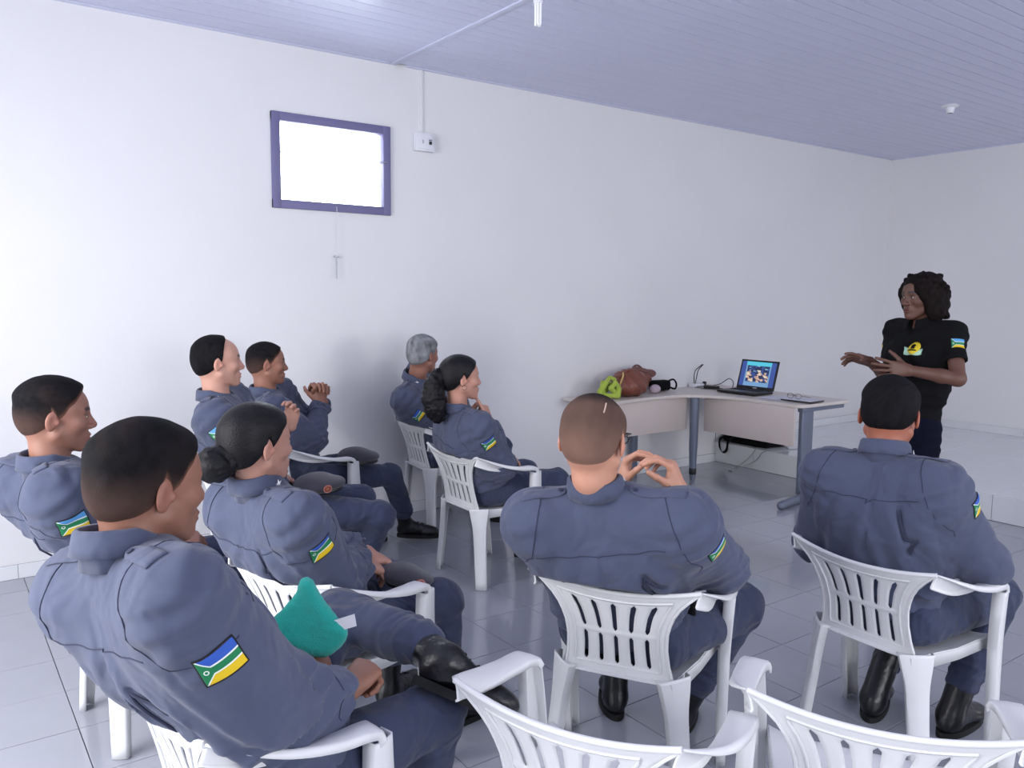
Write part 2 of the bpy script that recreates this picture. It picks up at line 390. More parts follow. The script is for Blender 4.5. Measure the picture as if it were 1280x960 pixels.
# ================================================================== CHAIRS (white monobloc armchair)
def bx_center(z):      # back-panel centre line x for a height z
    t = (z-0.41)/0.285; return -0.180-0.085*t+0.008*math.sin(math.pi*min(max(t, 0), 1))
def interp(x, xs, ys): return float(np.interp(x, xs, ys))
def back_w(z): return interp(z, [0.40, 0.46, 0.52, 0.575, 0.62, 0.655, 0.68, 0.698], [0.172, 0.158, 0.152, 0.158, 0.178, 0.205, 0.240, 0.262])
def back_pt(u, z):     # u in -1..1 across the panel
    w = back_w(z); y = u*w
    t = (z-0.41)/0.285
    return (bx_center(z)+0.30*y*y*(0.6+0.4*t), y, z+0.030*(abs(u)**2)*max(0, t)**2)
def solidify(o, th, off=0.0):
    m = o.modifiers.new('thickness', 'SOLIDIFY'); m.thickness = th; m.offset = off; m.use_even_offset = False
def make_chair():
    root = empty('plastic_chair')
    # ---- backrest with two rows of five slots
    slots = [-0.62, -0.31, 0.0, 0.31, 0.62]; sw = 0.043
    us = [-1.0, -0.93, -0.80]
    for c in slots: us += [c-sw-0.06, c-sw, c, c+sw, c+sw+0.06]
    us += [0.80, 0.93, 1.0]; us = sorted(set(round(u, 4) for u in us))
    zs_sl = [(0.452, 0.536), (0.566, 0.648)]; e = 0.009
    zs = [0.400, 0.415, 0.430]
    for a, b in zs_sl:
        zs += [a-e, a, a+0.03, (a+b)/2, b-0.03, b, b+e]
    zs += [0.551, 0.666, 0.677, 0.686, 0.695]; zs = sorted(set(zs))
    nu, nz = len(us), len(zs); V = []; idx = {}
    for i, u in enumerate(us):
        for j, z in enumerate(zs):
            x, y, zz = back_pt(u, z)
            inset = (abs(u) < 0.9 and 0.43 < z < 0.672)
            x += 0.0045 if inset else 0.0
            if abs(z-0.551) < 1e-6 and abs(u) < 0.9: x -= 0.003
            idx[i, j] = len(V); V.append((x, y, zz))
    Fc = []
    zr = [(zs.index(a-e), zs.index(a), zs.index(b), zs.index(b+e)) for a, b in zs_sl]
    sc = {}
    for c in slots:
        k = us.index(round(c, 4)); sc[k-1] = 'L'; sc[k] = 'R'
    for i in range(nu-1):
        for j in range(nz-1):
            q = (idx[i, j], idx[i+1, j], idx[i+1, j+1], idx[i, j+1])
            if i in sc:
                done = False
                for (j0, j1, j2, j3) in zr:
                    if j1 <= j < j2: done = True
                    elif j == j0:       # lower rounding
                        Fc.append((q[0], q[1], q[3]) if sc[i] == 'L' else (q[0], q[1], q[2])); done = True
                    elif j == j2:       # upper rounding
                        Fc.append((q[0], q[2], q[3]) if sc[i] == 'L' else (q[1], q[2], q[3])); done = True
                if done: continue
            Fc.append(q)
    o = mesh_obj('backrest', V, Fc, M_plastic, root, smooth=True); solidify(o, 0.005)
    # raised border around the slotted field
    mb = MB()
    ring = [(u, 0.436) for u in np.linspace(-0.80, 0.80, 11)]+[(0.84, z) for z in np.linspace(0.45, 0.655, 9)]+[(u, 0.666) for u in np.linspace(0.80, -0.80, 11)]+[(-0.84, z) for z in np.linspace(0.655, 0.45, 9)]
    pts = [Vector(back_pt(u, z))+Vector((-0.0005, 0, 0)) for u, z in ring]; pts.append(pts[0])
    mb.tube(pts, 0.0036, 6, caps=False)
    mb.build('panel_rib', M_plastic, root, auto=60)
    # ---- top rail (rolled lip) and side edges of the panel
    mb = MB()
    top = [back_pt(u, 0.695) for u in np.linspace(-1, 1, 25)]
    mb.tube(top, [0.0075]*25, 8)
    for s in (-1, 1):
        mb.tube([back_pt(s, z) for z in np.linspace(0.41, 0.695, 12)], 0.0055, 6)
    mb.tube([back_pt(u, 0.408) for u in np.linspace(-1, 1, 13)], 0.009, 8)
    mb.build('rim', M_plastic, root, auto=60)
    # ---- armrests: ribbons from the back corners to the front corners
    for s in (1, -1):
        c = back_pt(s, 0.692)
        path = [(c[0]-0.004, c[1]-s*0.004, c[2]-0.016), (c[0]+0.045, s*0.268, 0.690), (-0.13, s*0.279, 0.672), (-0.06, s*0.284, 0.660), (0.02, s*0.284, 0.652), (0.075, s*0.280, 0.649), (0.108, s*0.275, 0.640), (0.122, s*0.272, 0.618)]
        path = catmull(path, 4)
        V = []; n = len(path)
        for i, p in enumerate(path):
            t = i/(n-1); p = Vector(p)
            w = interp(t, [0, 0.3, 0.7, 1], [0.046, 0.054, 0.060, 0.064]); lip = interp(t, [0, 0.2, 1], [0.006, 0.016, 0.020])
            tilt = interp(t, [0, 0.15, 0.35, 0.55, 1], [1.25, 1.0, 0.5, 0.12, 0.0])       # vertical at the back, flat in front
            tan = (Vector(path[min(i+1, n-1)])-Vector(path[max(i-1, 0)])).normalized()
            up = (Vector((1, 0, 0))*(-tan.z)+Vector((0, 0, 1))*math.hypot(tan.x, tan.y)).normalized()
            out = Vector((0, s, 0)); out = (out-out.dot(tan)*tan).normalized(); up = (up-up.dot(tan)*tan-up.dot(out)*out).normalized()
            L = (math.cos(tilt)*out+math.sin(tilt)*up).normalized(); Nn = (math.cos(tilt)*up-math.sin(tilt)*out).normalized()
            for a, b in ((-0.5, -lip), (-0.5, -0.003), (-0.44, 0), (0, 0.0015), (0.44, 0), (0.5, -0.003), (0.5, -lip)):
                V.append(p+L*(a*w)+Nn*b)
        o = mesh_obj('armrest', V, quads_from_grid(n, 7), M_plastic, root); solidify(o, 0.005); smooth_by_angle(o, 50)
    # ---- seat
    V = []; us2 = np.linspace(-1, 1, 17); xs2 = [-0.205, -0.19, -0.15, -0.08, 0.0, 0.08, 0.13, 0.165, 0.185, 0.195]
    for x in xs2:
        w = interp(x, [-0.2, 0.0, 0.2], [0.172, 0.215, 0.252])
        for u in us2:
            zz = 0.412-0.012*(1-u*u)*math.sin(math.pi*min(max((x+0.2)/0.38, 0), 1))+0.012*max(0, (x)/0.2)
            zz += 0.016*abs(u)**6*(0.4+max(0, x)/0.2)
            if x > 0.16: zz -= 60*(x-0.16)**2*0.35
            V.append((x, u*w, zz))
    F2 = quads_from_grid(len(xs2), 17)
    nn = len(V)                                   # apron all round
    edge = [(i, 0) for i in range(len(xs2))]+[(len(xs2)-1, j) for j in range(1, 17)]+[(i, 16) for i in range(len(xs2)-2, -1, -1)]
    for (i, j) in edge:
        x, y, zz = V[i*17+j]; V.append((x+0.004, y*1.012, zz-0.036-0.012*max(0, -x/0.2)))
    for k in range(len(edge)-1):
        a = edge[k][0]*17+edge[k][1]; b = edge[k+1][0]*17+edge[k+1][1]; F2.append((a, b, nn+k+1, nn+k))
    o = mesh_obj('seat', V, F2, M_plastic, root); solidify(o, 0.005); smooth_by_angle(o, 40)
    # ---- legs: tapered channels
    def leg(path, ws, lips, face, s):
        path = catmull(path, 4); n = len(path); V = []
        for i, p in enumerate(path):
            t = i/(n-1); p = Vector(p); w = interp(t, *ws); lip = interp(t, *lips)
            tan = (Vector(path[min(i+1, n-1)])-Vector(path[max(i-1, 0)])).normalized()
            fx = Vector(face); fx = (fx-fx.dot(tan)*tan).normalized(); sd = tan.cross(fx).normalized()
            for a, b in ((-0.5, -lip), (-0.5, -0.004), (-0.42, 0), (0, 0.002), (0.42, 0), (0.5, -0.004), (0.5, -lip)):
                V.append(p+sd*(a*w)+fx*b)
        o = mesh_obj('leg', V, quads_from_grid(n, 7), M_plastic, root); solidify(o, 0.005); smooth_by_angle(o, 50)
    for s in (1, -1):
        leg([(0.119, s*0.299, 0.618), (0.124, s*0.292, 0.52), (0.134, s*0.285, 0.40), (0.152, s*0.280, 0.20), (0.170, s*0.277, 0.003)], ([0, 0.3, 1], [0.052, 0.064, 0.050]), ([0, 1], [0.036, 0.028]), (0.25, s*1.0, 0), s)
        leg([(-0.186, s*0.182, 0.43), (-0.188, s*0.190, 0.36), (-0.192, s*0.204, 0.22), (-0.200, s*0.229, 0.003)], ([0, 0.25, 0.45, 1], [0.105, 0.088, 0.066, 0.052]), ([0, 1], [0.030, 0.026]), (-0.75, s*0.75, 0), s)
    return root
def catmull(P, k):
    P = [np.array(p, float) for p in P]; out = []
    for i in range(len(P)-1):
        p0 = P[max(i-1, 0)]; p1 = P[i]; p2 = P[i+1]; p3 = P[min(i+2, len(P)-1)]
        for j in range(k):
            t = j/k; out.append(tuple(0.5*((2*p1)+(-p0+p2)*t+(2*p0-5*p1+4*p2-p3)*t*t+(-p0+3*p1-3*p2+p3)*t**3)))
    out.append(tuple(P[-1])); return out
chair_proto = make_chair()
CH = 'white plastic armchairs of the audience'
chairs = [
 ('P1', 0.602, 1.773, 0.1, 'white plastic chair under the man with the teal cloth, nearest on the left'),
 ('P2', 0.636, 3.1, 0.09, 'white plastic chair under the officer at the left edge'),
 ('P3', 1.074, 2.443, 0.28, 'white plastic chair under the woman with the hair bun'),
 ('P4', 1.297, 3.824, -0.05, 'white plastic chair under the balding officer'),
 ('P5', 1.8, 4.45, 0.05, 'white plastic chair under the officer with clasped hands by the wall'),
 ('P6', 2.84, 4.71, -0.1, 'white plastic chair under the grey-haired officer'),
 ('P7', 2.525, 3.697, -0.01, 'white plastic chair under the woman with the curly ponytail'),
 ('P8', 1.824, 1.831, 0.53, 'white plastic chair under the officer with glasses, slotted back towards us'),
 ('P9', 2.704, 1.432, -0.03, 'white plastic chair under the officer seated furthest right'),
 ('E1', 1.225, 1.3, 0.39, 'empty white plastic chair in the middle foreground'),
 ('E2', 1.731, 0.954, 0.543, 'empty white plastic chair at the bottom right, seen from behind'),
]
for i, (k, x, y, a, lab) in enumerate(chairs):
    o = chair_proto if i == 0 else copy_tree(chair_proto)
    o.location = (x, y, 0); o.rotation_euler = (0, 0, a); tag(o, lab, 'chair', CH)

# ================================================================== IMPLICIT SURFACES -> MESH (bodies, clothes, hair)
def nrm(v):
    v = np.asarray(v, float); return v/(np.linalg.norm(v)+1e-12)
def smin(a, b, k):
    if k <= 1e-6: return np.minimum(a, b)
    h = np.maximum(k-np.abs(a-b), 0)/k
    return np.minimum(a, b)-h*h*k*0.25
def P_cone(a, b, ra, rb):
    a = np.array(a, float); b = np.array(b, float); ba = b-a; L2 = float(ba@ba)+1e-12
    def f(p):
        q = p-a; t = np.clip((q@ba)/L2, 0, 1)
        return np.sqrt(((q-t[:, None]*ba)**2).sum(1))-(ra+(rb-ra)*t)
    return f, (a+b)/2, math.sqrt(L2)/2+max(ra, rb)
def P_ell(c, r, M=None):       # M rows: local axes
    c = np.array(c, float); r = np.array(r, float)
    if M is not None: M = np.array(M, float)
    def f(p):
        q = p-c
        if M is not None: q = q@M.T
        a = q/r; k0 = np.sqrt((a*a).sum(1)); b = a/r; k1 = np.sqrt((b*b).sum(1))+1e-9
        return k0*(k0-1)/k1
    return f, c, float(max(r))
def P_ecap(a, b, sa, sb, side, fwd):   # sa=(half width side, half depth fwd) at a, sb at b
    a = np.array(a, float); b = np.array(b, float); d = b-a; L = np.linalg.norm(d); d = d/L
    s = np.array(side, float); s = nrm(s-(s@d)*d); w = np.cross(d, s); w = w if w@np.array(fwd) > 0 else -w
    def f(p):
        q = p-a; t = q@d; tc = np.clip(t, 0, L); u = tc/L
        r1 = sa[0]+(sb[0]-sa[0])*u; r2 = sa[1]+(sb[1]-sa[1])*u; r3 = np.minimum(r1, r2)
        x = (q@s)/r1; y = (q@w)/r2; z = (t-tc)/r3
        k0 = np.sqrt(x*x+y*y+z*z); k1 = np.sqrt((x/r1)**2+(y/r2)**2+(z/r3)**2)+1e-9
        return k0*(k0-1)/k1
    return f, (a+b)/2, L/2+max(sa+sb)
def P_box(c, h, M, r=0.004):
    c = np.array(c, float); h = np.array(h, float)-r; M = np.array(M, float)
    def f(p):
        q = np.abs((p-c)@M.T)-h
        return np.sqrt((np.maximum(q, 0)**2).sum(1))+np.minimum(q.max(1), 0)-r
    return f, c, float(np.linalg.norm(h))+r
def P_plane(c, n):             # keep the side opposite to n when intersected
    c = np.array(c, float); n = nrm(n)
    return (lambda p: (p-c)@n), c, 1e9
class SDF:
    def __init__(self): self.p = []; self.post = None
    def add(self, prim, k=0.02, op='u'): self.p.append((prim, k, op)); return self
    def u(self, prim, k=0.02): return self.add(prim, k, 'u')
    def sub(self, prim, k=0.005): return self.add(prim, k, 's')
    def cut(self, prim, k=0.0): return self.add(prim, k, 'i')
    def group(self, other, k=0.0): self.p.append((other, k, 'g')); return self
    def comb(self, d, e, k, op):
        if op == 'u' or op == 'g': return smin(d, e, k)
        if op == 's': return -smin(-d, e, k)
        return -smin(-d, -e, k)
    def __call__(self, P):
        d = np.full(len(P), 1.0)
        for prim, k, op in self.p:
            e = prim(P) if op == 'g' else prim[0](P)
            d = self.comb(d, e, k, op)
        if self.post: d = self.post(P, d)
        return d
    def blocks(self, Cn, hd, P, nb):     # P (n, nb, 3), Cn block centres, hd half diagonal; culled evaluation
        d = np.full(P.shape[:2], 1.0)
        for prim, k, op in self.p:
            if op == 'g':
                e = prim.blocks(Cn, hd, P, nb); d = smin(d, e, k); continue
            f, c, R = prim
            if op == 'i': sel = slice(None)
            else:
                sel = np.nonzero(np.sqrt(((Cn-c)**2).sum(1)) < R+hd+k+0.03)[0]
                if len(sel) == 0: continue
            Q = P[sel]; e = f(Q.reshape(-1, 3)).reshape(Q.shape[:2])
            d[sel] = self.comb(d[sel], e, k, op)
        if self.post: d = self.post(P.reshape(-1, 3), d.reshape(-1)).reshape(d.shape)
        return d
    def bounds(self):
        lo = np.full(3, 1e9); hi = -lo
        for prim, k, op in self.p:
            if op == 'g': a, b = prim.bounds()
            elif op == 'u': a, b = prim[1]-prim[2], prim[1]+prim[2]
            else: continue
            lo = np.minimum(lo, a); hi = np.maximum(hi, b)
        return lo, hi
def surface_nets(S, res, pad=0.02):
    lo, hi = S.bounds(); lo = lo-pad; hi = hi+pad; B = 8
    nb = np.ceil((hi-lo)/(res*B)).astype(int); N = nb*B
    g = np.stack(np.meshgrid(*[np.arange(n) for n in nb], indexing='ij'), -1).reshape(-1, 3)
    Cn = lo+(g*B+B/2-0.5)*res; hd = res*B*math.sqrt(3)/2
    dc = np.empty(len(Cn))
    for i in range(0, len(Cn), 200000): dc[i:i+200000] = S(Cn[i:i+200000])
    act = np.abs(dc) < hd*1.25+0.012
    D = np.where(dc < 0, -1.0, 1.0).astype(np.float32).reshape(nb[0], nb[1], nb[2], 1, 1, 1)
    D = np.broadcast_to(D, (nb[0], nb[1], nb[2], B, B, B)).copy().reshape(-1, B**3)
    off = np.stack(np.meshgrid(*[np.arange(B)]*3, indexing='ij'), -1).reshape(-1, 3)*res
    ai = np.nonzero(act)[0]
    for i in range(0, len(ai), 1500):
        ii = ai[i:i+1500]; P = (lo+g[ii]*B*res)[:, None, :]+off[None]
        D[ii] = S.blocks(Cn[ii], hd, P, B**3)
    D = D.reshape(nb[0], nb[1], nb[2], B, B, B).transpose(0, 3, 1, 4, 2, 5).reshape(*N)
    s = D < 0
    c = np.zeros(np.array(N)-1, np.uint8)
    for dx in (0, 1):
        for dy in (0, 1):
            for dz in (0, 1):
                c += s[dx:N[0]-1+dx, dy:N[1]-1+dy, dz:N[2]-1+dz]
    A = np.argwhere((c > 0) & (c < 8)); ids = np.full(c.shape, -1, np.int32); ids[A[:, 0], A[:, 1], A[:, 2]] = np.arange(len(A))
    cor = np.array([(x, y, z) for x in (0, 1) for y in (0, 1) for z in (0, 1)])
    val = np.stack([D[A[:, 0]+o[0], A[:, 1]+o[1], A[:, 2]+o[2]] for o in cor], 1)
    acc = np.zeros((len(A), 3)); cnt = np.zeros(len(A))
    for i in range(8):
        for j in range(i+1, 8):
            if np.abs(cor[i]-cor[j]).sum() != 1: continue
            a, b = val[:, i], val[:, j]; m = (a < 0) != (b < 0)
            t = np.clip(a/(a-b+1e-20), 0.0, 1.0)[:, None]; p = cor[i]+(cor[j]-cor[i])*t
            acc += np.where(m[:, None], p, 0); cnt += m
    V = lo+(A+acc/np.maximum(cnt, 1)[:, None])*res
    Fs = []
    for ax in range(3):
        o1, o2 = [(1, 2), (2, 0), (0, 1)][ax]
        sl0 = [slice(1, n-1) for n in N]; sl1 = list(sl0); sl0[ax] = slice(0, N[ax]-1); sl1[ax] = slice(1, N[ax])
        a = s[tuple(sl0)]; b = s[tuple(sl1)]
        E = np.argwhere(a != b)
        if len(E) == 0: continue
        fl = a[E[:, 0], E[:, 1], E[:, 2]]
        E = E+np.array([0 if k == ax else 1 for k in range(3)])
        d1 = np.zeros(3, int); d1[o1] = 1; d2 = np.zeros(3, int); d2[o2] = 1
        q = [ids[tuple((E-x).T)] for x in (d1*0, d1, d1+d2, d2)]
        q = np.stack(q, 1); ok = (q >= 0).all(1); q = q[ok]; fl = fl[ok]
        q[~fl] = q[~fl][:, ::-1]
        Fs.append(q)
    F = np.concatenate(Fs)
    return V, F
def np_mesh(name, V, F, mats, parent, origin, col=None):
    V = (V-np.asarray(origin)).astype(np.float32); F = np.asarray(F, np.int32)
    me = bpy.data.meshes.new(name); me.vertices.add(len(V)); me.vertices.foreach_set('co', V.ravel())
    k = F.shape[1]
    me.loops.add(F.size); me.loops.foreach_set('vertex_index', F.ravel())
    me.polygons.add(len(F)); me.polygons.foreach_set('loop_start', np.arange(len(F), dtype=np.int32)*k)
    me.polygons.foreach_set('use_smooth', np.ones(len(F), bool))
    for m in (mats if isinstance(mats, (list, tuple)) else [mats]): me.materials.append(m)
    if col is not None:
        a = me.color_attributes.new('Col', 'FLOAT_COLOR', 'POINT')
        c4 = np.ones((len(V), 4), np.float32); c4[:, :3] = col; a.data.foreach_set('color', c4.ravel())
    me.update(calc_edges=True); me.validate()
    o = bpy.data.objects.new(name, me); link(o, parent); return o
def grad(S, P, e=0.002):
    g = np.stack([S(P+np.array(d)*e)-S(P-np.array(d)*e) for d in ((1, 0, 0), (0, 1, 0), (0, 0, 1))], 1)
    return g/(np.linalg.norm(g, axis=1)[:, None]+1e-9)
def project(S, P, it=6, off=0.0):
    P = np.array(P, float)
    for _ in range(it):
        d = S(P)-off; P = P-grad(S, P)*np.clip(d, -0.03, 0.03)[:, None]*0.9
    return P
def noise3(P, f, seed, oct=3):       # cheap smooth noise: sums of warped sines
    r = np.random.RandomState(seed); out = np.zeros(len(P)); a = 1.0; tot = 0
    w = P*f
    for o in range(oct):
        K = r.randn(3, 3); K /= np.linalg.norm(K, axis=1)[:, None]; ph = r.rand(3)*6.28
        X = w@K.T+ph
        w2 = w+0.7*np.sin(X[:, [1, 2, 0]])
        out += a*np.sin(w2@K.T*1.7+ph).mean(1); tot += a; a *= 0.55; w = w*1.93
    return out/tot
def sstep(a, b, x):
    t = np.clip((x-a)/(b-a), 0, 1); return t*t*(3-2*t)

# ------------------------------------------------------------------ head
def frame(az, pitch=0.0, roll=0.0):     # rows: x forward, y left, z up
    f = np.array([math.cos(az)*math.cos(pitch), math.sin(az)*math.cos(pitch), math.sin(pitch)])
    l = np.array([-math.sin(az), math.cos(az), 0.0]); u = np.cross(f, l)
    c, s = math.cos(roll), math.sin(roll)
    return np.array([f, c*l+s*u, -s*l+c*u])
class Head:
    def __init__(self, c, M, s=1.0, jaw=1.0, nose=1.0, female=False, wide=1.0):
        self.c = np.array(c, float); self.M = M; self.s = s; self.w = wide; self.jaw = jaw; self.nose = nose; self.female = female
    def W(self, x, y, z): return self.c+self.s*(x*self.M[0]+y*self.w*self.M[1]+z*self.M[2])
    def loc(self, P):
        q = (P-self.c)@self.M.T/self.s; q = q.copy(); q[:, 1] /= self.w; return q
    def ell(self, c, r, R=None):
        M = self.M if R is None else R@self.M
        return P_ell(self.W(*c), np.array(r)*self.s*np.array([1, self.w, 1]), M)
    def cone(self, a, b, ra, rb): return P_cone(self.W(*a), self.W(*b), ra*self.s, rb*self.s)
    def skull(self):
        S = SDF()
        S.u(self.ell((-0.014, 0, 0.030), (0.101, 0.077, 0.086)))
        S.u(self.ell((0.035, 0, 0.022), (0.055, 0.064, 0.062)), 0.03)
        S.u(self.ell((-0.045, 0, -0.012), (0.062, 0.062, 0.062)), 0.03)
        return S
    def full(self):
        s = self.s; j = self.jaw; S = self.skull()
        S.u(self.ell((0.036, 0, -0.038), (0.053, 0.057*j, 0.066)), 0.03*s)
        for y in (-1, 1):
            S.u(self.cone((0.002, y*0.052*j, -0.055), (0.066, y*0.016*j, -0.099), 0.020, 0.016), 0.026*s)
            S.u(self.ell((0.058, y*0.042, -0.024), (0.026, 0.022, 0.020)), 0.022*s)
            S.u(self.cone((0.087, y*0.012, 0.018), (0.073, y*0.044, 0.019), 0.0085, 0.0075), 0.012*s)
        S.u(self.ell((0.077, 0, -0.101), (0.019, 0.021*j, 0.016)), 0.018*s)
        S.u(self.ell((0.076, 0, -0.068), (0.021, 0.031, 0.023)), 0.018*s)
        for y in (-1, 1):
            S.sub(self.ell((0.101, y*0.032, 0.000), (0.022, 0.020, 0.014)), 0.012*s)
            S.u(self.ell((0.0745, y*0.0315, -0.001), (0.0145, 0.0165, 0.0125)), 0.006*s)
        n = self.nose
        S.u(self.cone((0.088, 0, 0.008), (0.1075+0.004*(n-1), 0, -0.031), 0.0082, 0.0112*n), 0.011*s)
        for y in (-1, 1):
            S.u(self.ell((0.098, y*0.0130*n, -0.036), (0.012, 0.0085*n, 0.0085)), 0.008*s)
            S.sub(self.ell((0.104, y*0.007*n, -0.0465), (0.006, 0.0042, 0.006)), 0.003*s)
        S.u(self.ell((0.0945, 0, -0.0640), (0.0085, 0.0215, 0.0056)), 0.007*s)
        S.u(self.ell((0.0930, 0, -0.0760), (0.0085, 0.0190, 0.0062)), 0.007*s)
        S.sub(self.ell((0.102, 0, -0.0700), (0.010, 0.022, 0.0018)), 0.003*s)
        for y in (-1, 1):                       # ears
            a = 0.28
            R = np.array([[math.cos(a), y*-math.sin(a), 0], [y*math.sin(a), math.cos(a), 0], [0, 0, 1.0]])
            t = -0.16; R = np.array([[math.cos(t), 0, math.sin(t)], [0, 1, 0], [-math.sin(t), 0, math.cos(t)]])@R
            S.u(self.ell((-0.014, y*0.080, -0.010), (0.0185, 0.0065, 0.0315), R), 0.006*s)
            S.sub(self.ell((-0.008, y*0.0885, -0.008), (0.0105, 0.0062, 0.0195), R), 0.004*s)
            S.u(self.ell((0.004, y*0.0775, -0.014), (0.005, 0.006, 0.009), R), 0.005*s)
        return S
    def neck(self, S, base, r0=0.056, r1=0.063):
        a = self.W(-0.030, 0, -0.035); b = np.array(base, float)
        S.u(P_cone(a, b, r0*0.95*self.s, r1*self.s), 0.022)
        S.u(self.cone((-0.005, 0, -0.06), (-0.02, 0, -0.11), 0.040, 0.040), 0.022)
    def colours(self, V, skin, hair, brow=True, stubble=0.0, scalp=0.0):
        q = self.loc(V); skin = np.array(skin[:3]); hair = np.array(hair[:3])
        C = np.tile(skin, (len(V), 1))
        C *= (1+0.06*noise3(V, 60, 3, 2))[:, None]
        def mix(m, col): C[:] = C*(1-m[:, None])+np.array(col)*m[:, None]
        x, y, z = q.T; ay = np.abs(y)
        red = skin*np.array([1.12, 0.80, 0.78])
        mix(0.5*np.exp(-(((x-0.102)/0.02)**2+(y/0.02)**2+((z+0.034)/0.018)**2)), red)
        mix(0.45*np.exp(-(((ay-0.083)/0.010)**2+((z+0.01)/0.03)**2)), red)
        lip = np.exp(-(((z+0.070)/0.0105)**4+(y/0.0235)**4))*(x > 0.084)
        mix(0.75*lip, skin*np.array([0.95, 0.60, 0.60]) if not self.female else skin*np.array([1.0, 0.50, 0.52]))
        if brow:
            zb = 0.0235+0.003*np.sin(np.clip((ay-0.012)/0.034, 0, 1)*3.0)
            m = sstep(0.0075, 0.0035, np.abs(z-zb))*sstep(0.010, 0.014, ay)*sstep(0.052, 0.044, ay)*(x > 0.055)
            mix(0.92*m, hair)
            lid = np.exp(-((ay-0.032)/0.0150)**4-((z-0.0065)/0.0028)**2)*(x > 0.07); mix(0.75*lid, hair)
        if stubble > 0:
            m = sstep(-0.045, -0.06, z)*sstep(-0.02, 0.01, x)
            mix(stubble*m*(1-lip), hair*0.6+skin*0.4)
        if scalp > 0:
            pass
        return C
    def hair(self, line, top=0.010, side=0.003, zt=(0.035, 0.085), soft=0.022, nz=0.0, fr=60, seed=1, extra=None):
        xs, zs = line; H = SDF(); H.group(self.skull(), 0.0); s = self.s
        if extra is not None: H = extra
        def post(P, d):
            q = self.loc(P); e = q[:, 2]-np.interp(q[:, 0], xs, zs)
            t = (side+(top-side)*sstep(zt[0], zt[1], q[:, 2]))*sstep(-0.002, soft, e)-0.0045*(1-sstep(-0.006, 0.004, e))
            if nz: t = t+nz*noise3(P, fr, seed, 2)*sstep(0.0, 0.03, e)
            return d-t*s
        H.post = post
        return H

# ------------------------------------------------------------------ hands
def hand_sdf(wrist, d, n, left, curls, thumb=(0.3, 0.2), s=1.0, spread=0.07, thumb_out=0.6, fore=None, bare=0.0):
    """d finger direction, n back-of-hand normal. curls: list of four (mcp, pip, dip) in radians."""
    d = nrm(d); n = np.array(n, float); n = nrm(n-(n@d)*d); t = np.cross(n, d); t = -t if left else t
    w = np.array(wrist, float); S = SDF(); X = lambda a, b, c: w+s*(a*d+b*t+c*n)
    mc = [(0.090, 0.029), (0.094, 0.0095), (0.089, -0.0105), (0.080, -0.0290)]
    Ls = [(0.042, 0.026, 0.020), (0.047, 0.030, 0.021), (0.043, 0.028, 0.020), (0.034, 0.021, 0.018)]
    rad = [0.0094, 0.0097, 0.0092, 0.0080]
    for i, (a, b) in enumerate(mc):
        S.u(P_cone(X(0.006, b*0.55, 0), X(a, b, 0), 0.0165*s, 0.0118*s), 0.016*s)
    S.u(P_ell(X(0.045, 0.0, -0.004), np.array((0.045, 0.034, 0.014))*s, np.array([d, t, n])), 0.014*s)
    S.u(P_ell(X(0.040, 0.024, -0.012), np.array((0.034, 0.017, 0.014))*s, np.array([nrm(d+0.35*t), nrm(t-0.35*d), n])), 0.012*s)
    fo = d if fore is None else fore
    S.u(P_cone(w-fo*(0.055+bare)*s, w+fo*0.004*s, (0.0270+0.06*bare)*s, 0.0240*s), 0.018*s)
    tips = []
    for i, (a, b) in enumerate(mc):
        p = X(a, b, 0); ang = 0.0; sp = (1.5-i)*spread
        G = SDF(); r = rad[i]*s; dd = nrm(d*math.cos(sp)+t*math.sin(sp))
        for k in range(3):
            ang += curls[i][k]; v = math.cos(ang)*dd-math.sin(ang)*n; q = p+v*Ls[i][k]*s
            G.u(P_cone(p, q, r*(1-0.07*k), r*(0.93-0.07*k)), 0.004*s)
            p = q
        tips.append(p); S.group(G, 0.0042*s if i else 0.006*s)
    G = SDF(); p = X(0.022, 0.022, -0.010)
    v0 = nrm(d*0.72+t*thumb_out-n*0.42); q = p+v0*0.046*s; G.u(P_cone(p, q, 0.0145*s, 0.0118*s), 0.008*s)
    ax = nrm(np.cross(v0, -n+0.8*d*0)); ang = 0
    inn = nrm(-t*0.75-n*0.45+0.2*d); inn = nrm(inn-(inn@v0)*v0)
    p = q
    for k, L in enumerate((0.033, 0.027)):
        ang += thumb[k]; v = math.cos(ang)*v0+math.sin(ang)*inn; q = p+v*L*s
        G.u(P_cone(p, q, (0.0112-0.0012*k)*s, (0.0100-0.0016*k)*s), 0.005*s); p = q
    S.group(G, 0.010*s)
    return S, tips
RELAX = [(0.35, 0.4, 0.25), (0.4, 0.5, 0.3), (0.45, 0.55, 0.3), (0.5, 0.55, 0.3)]
FIST = [(1.0, 1.3, 0.7), (1.1, 1.35, 0.7), (1.15, 1.35, 0.7), (1.2, 1.35, 0.7)]

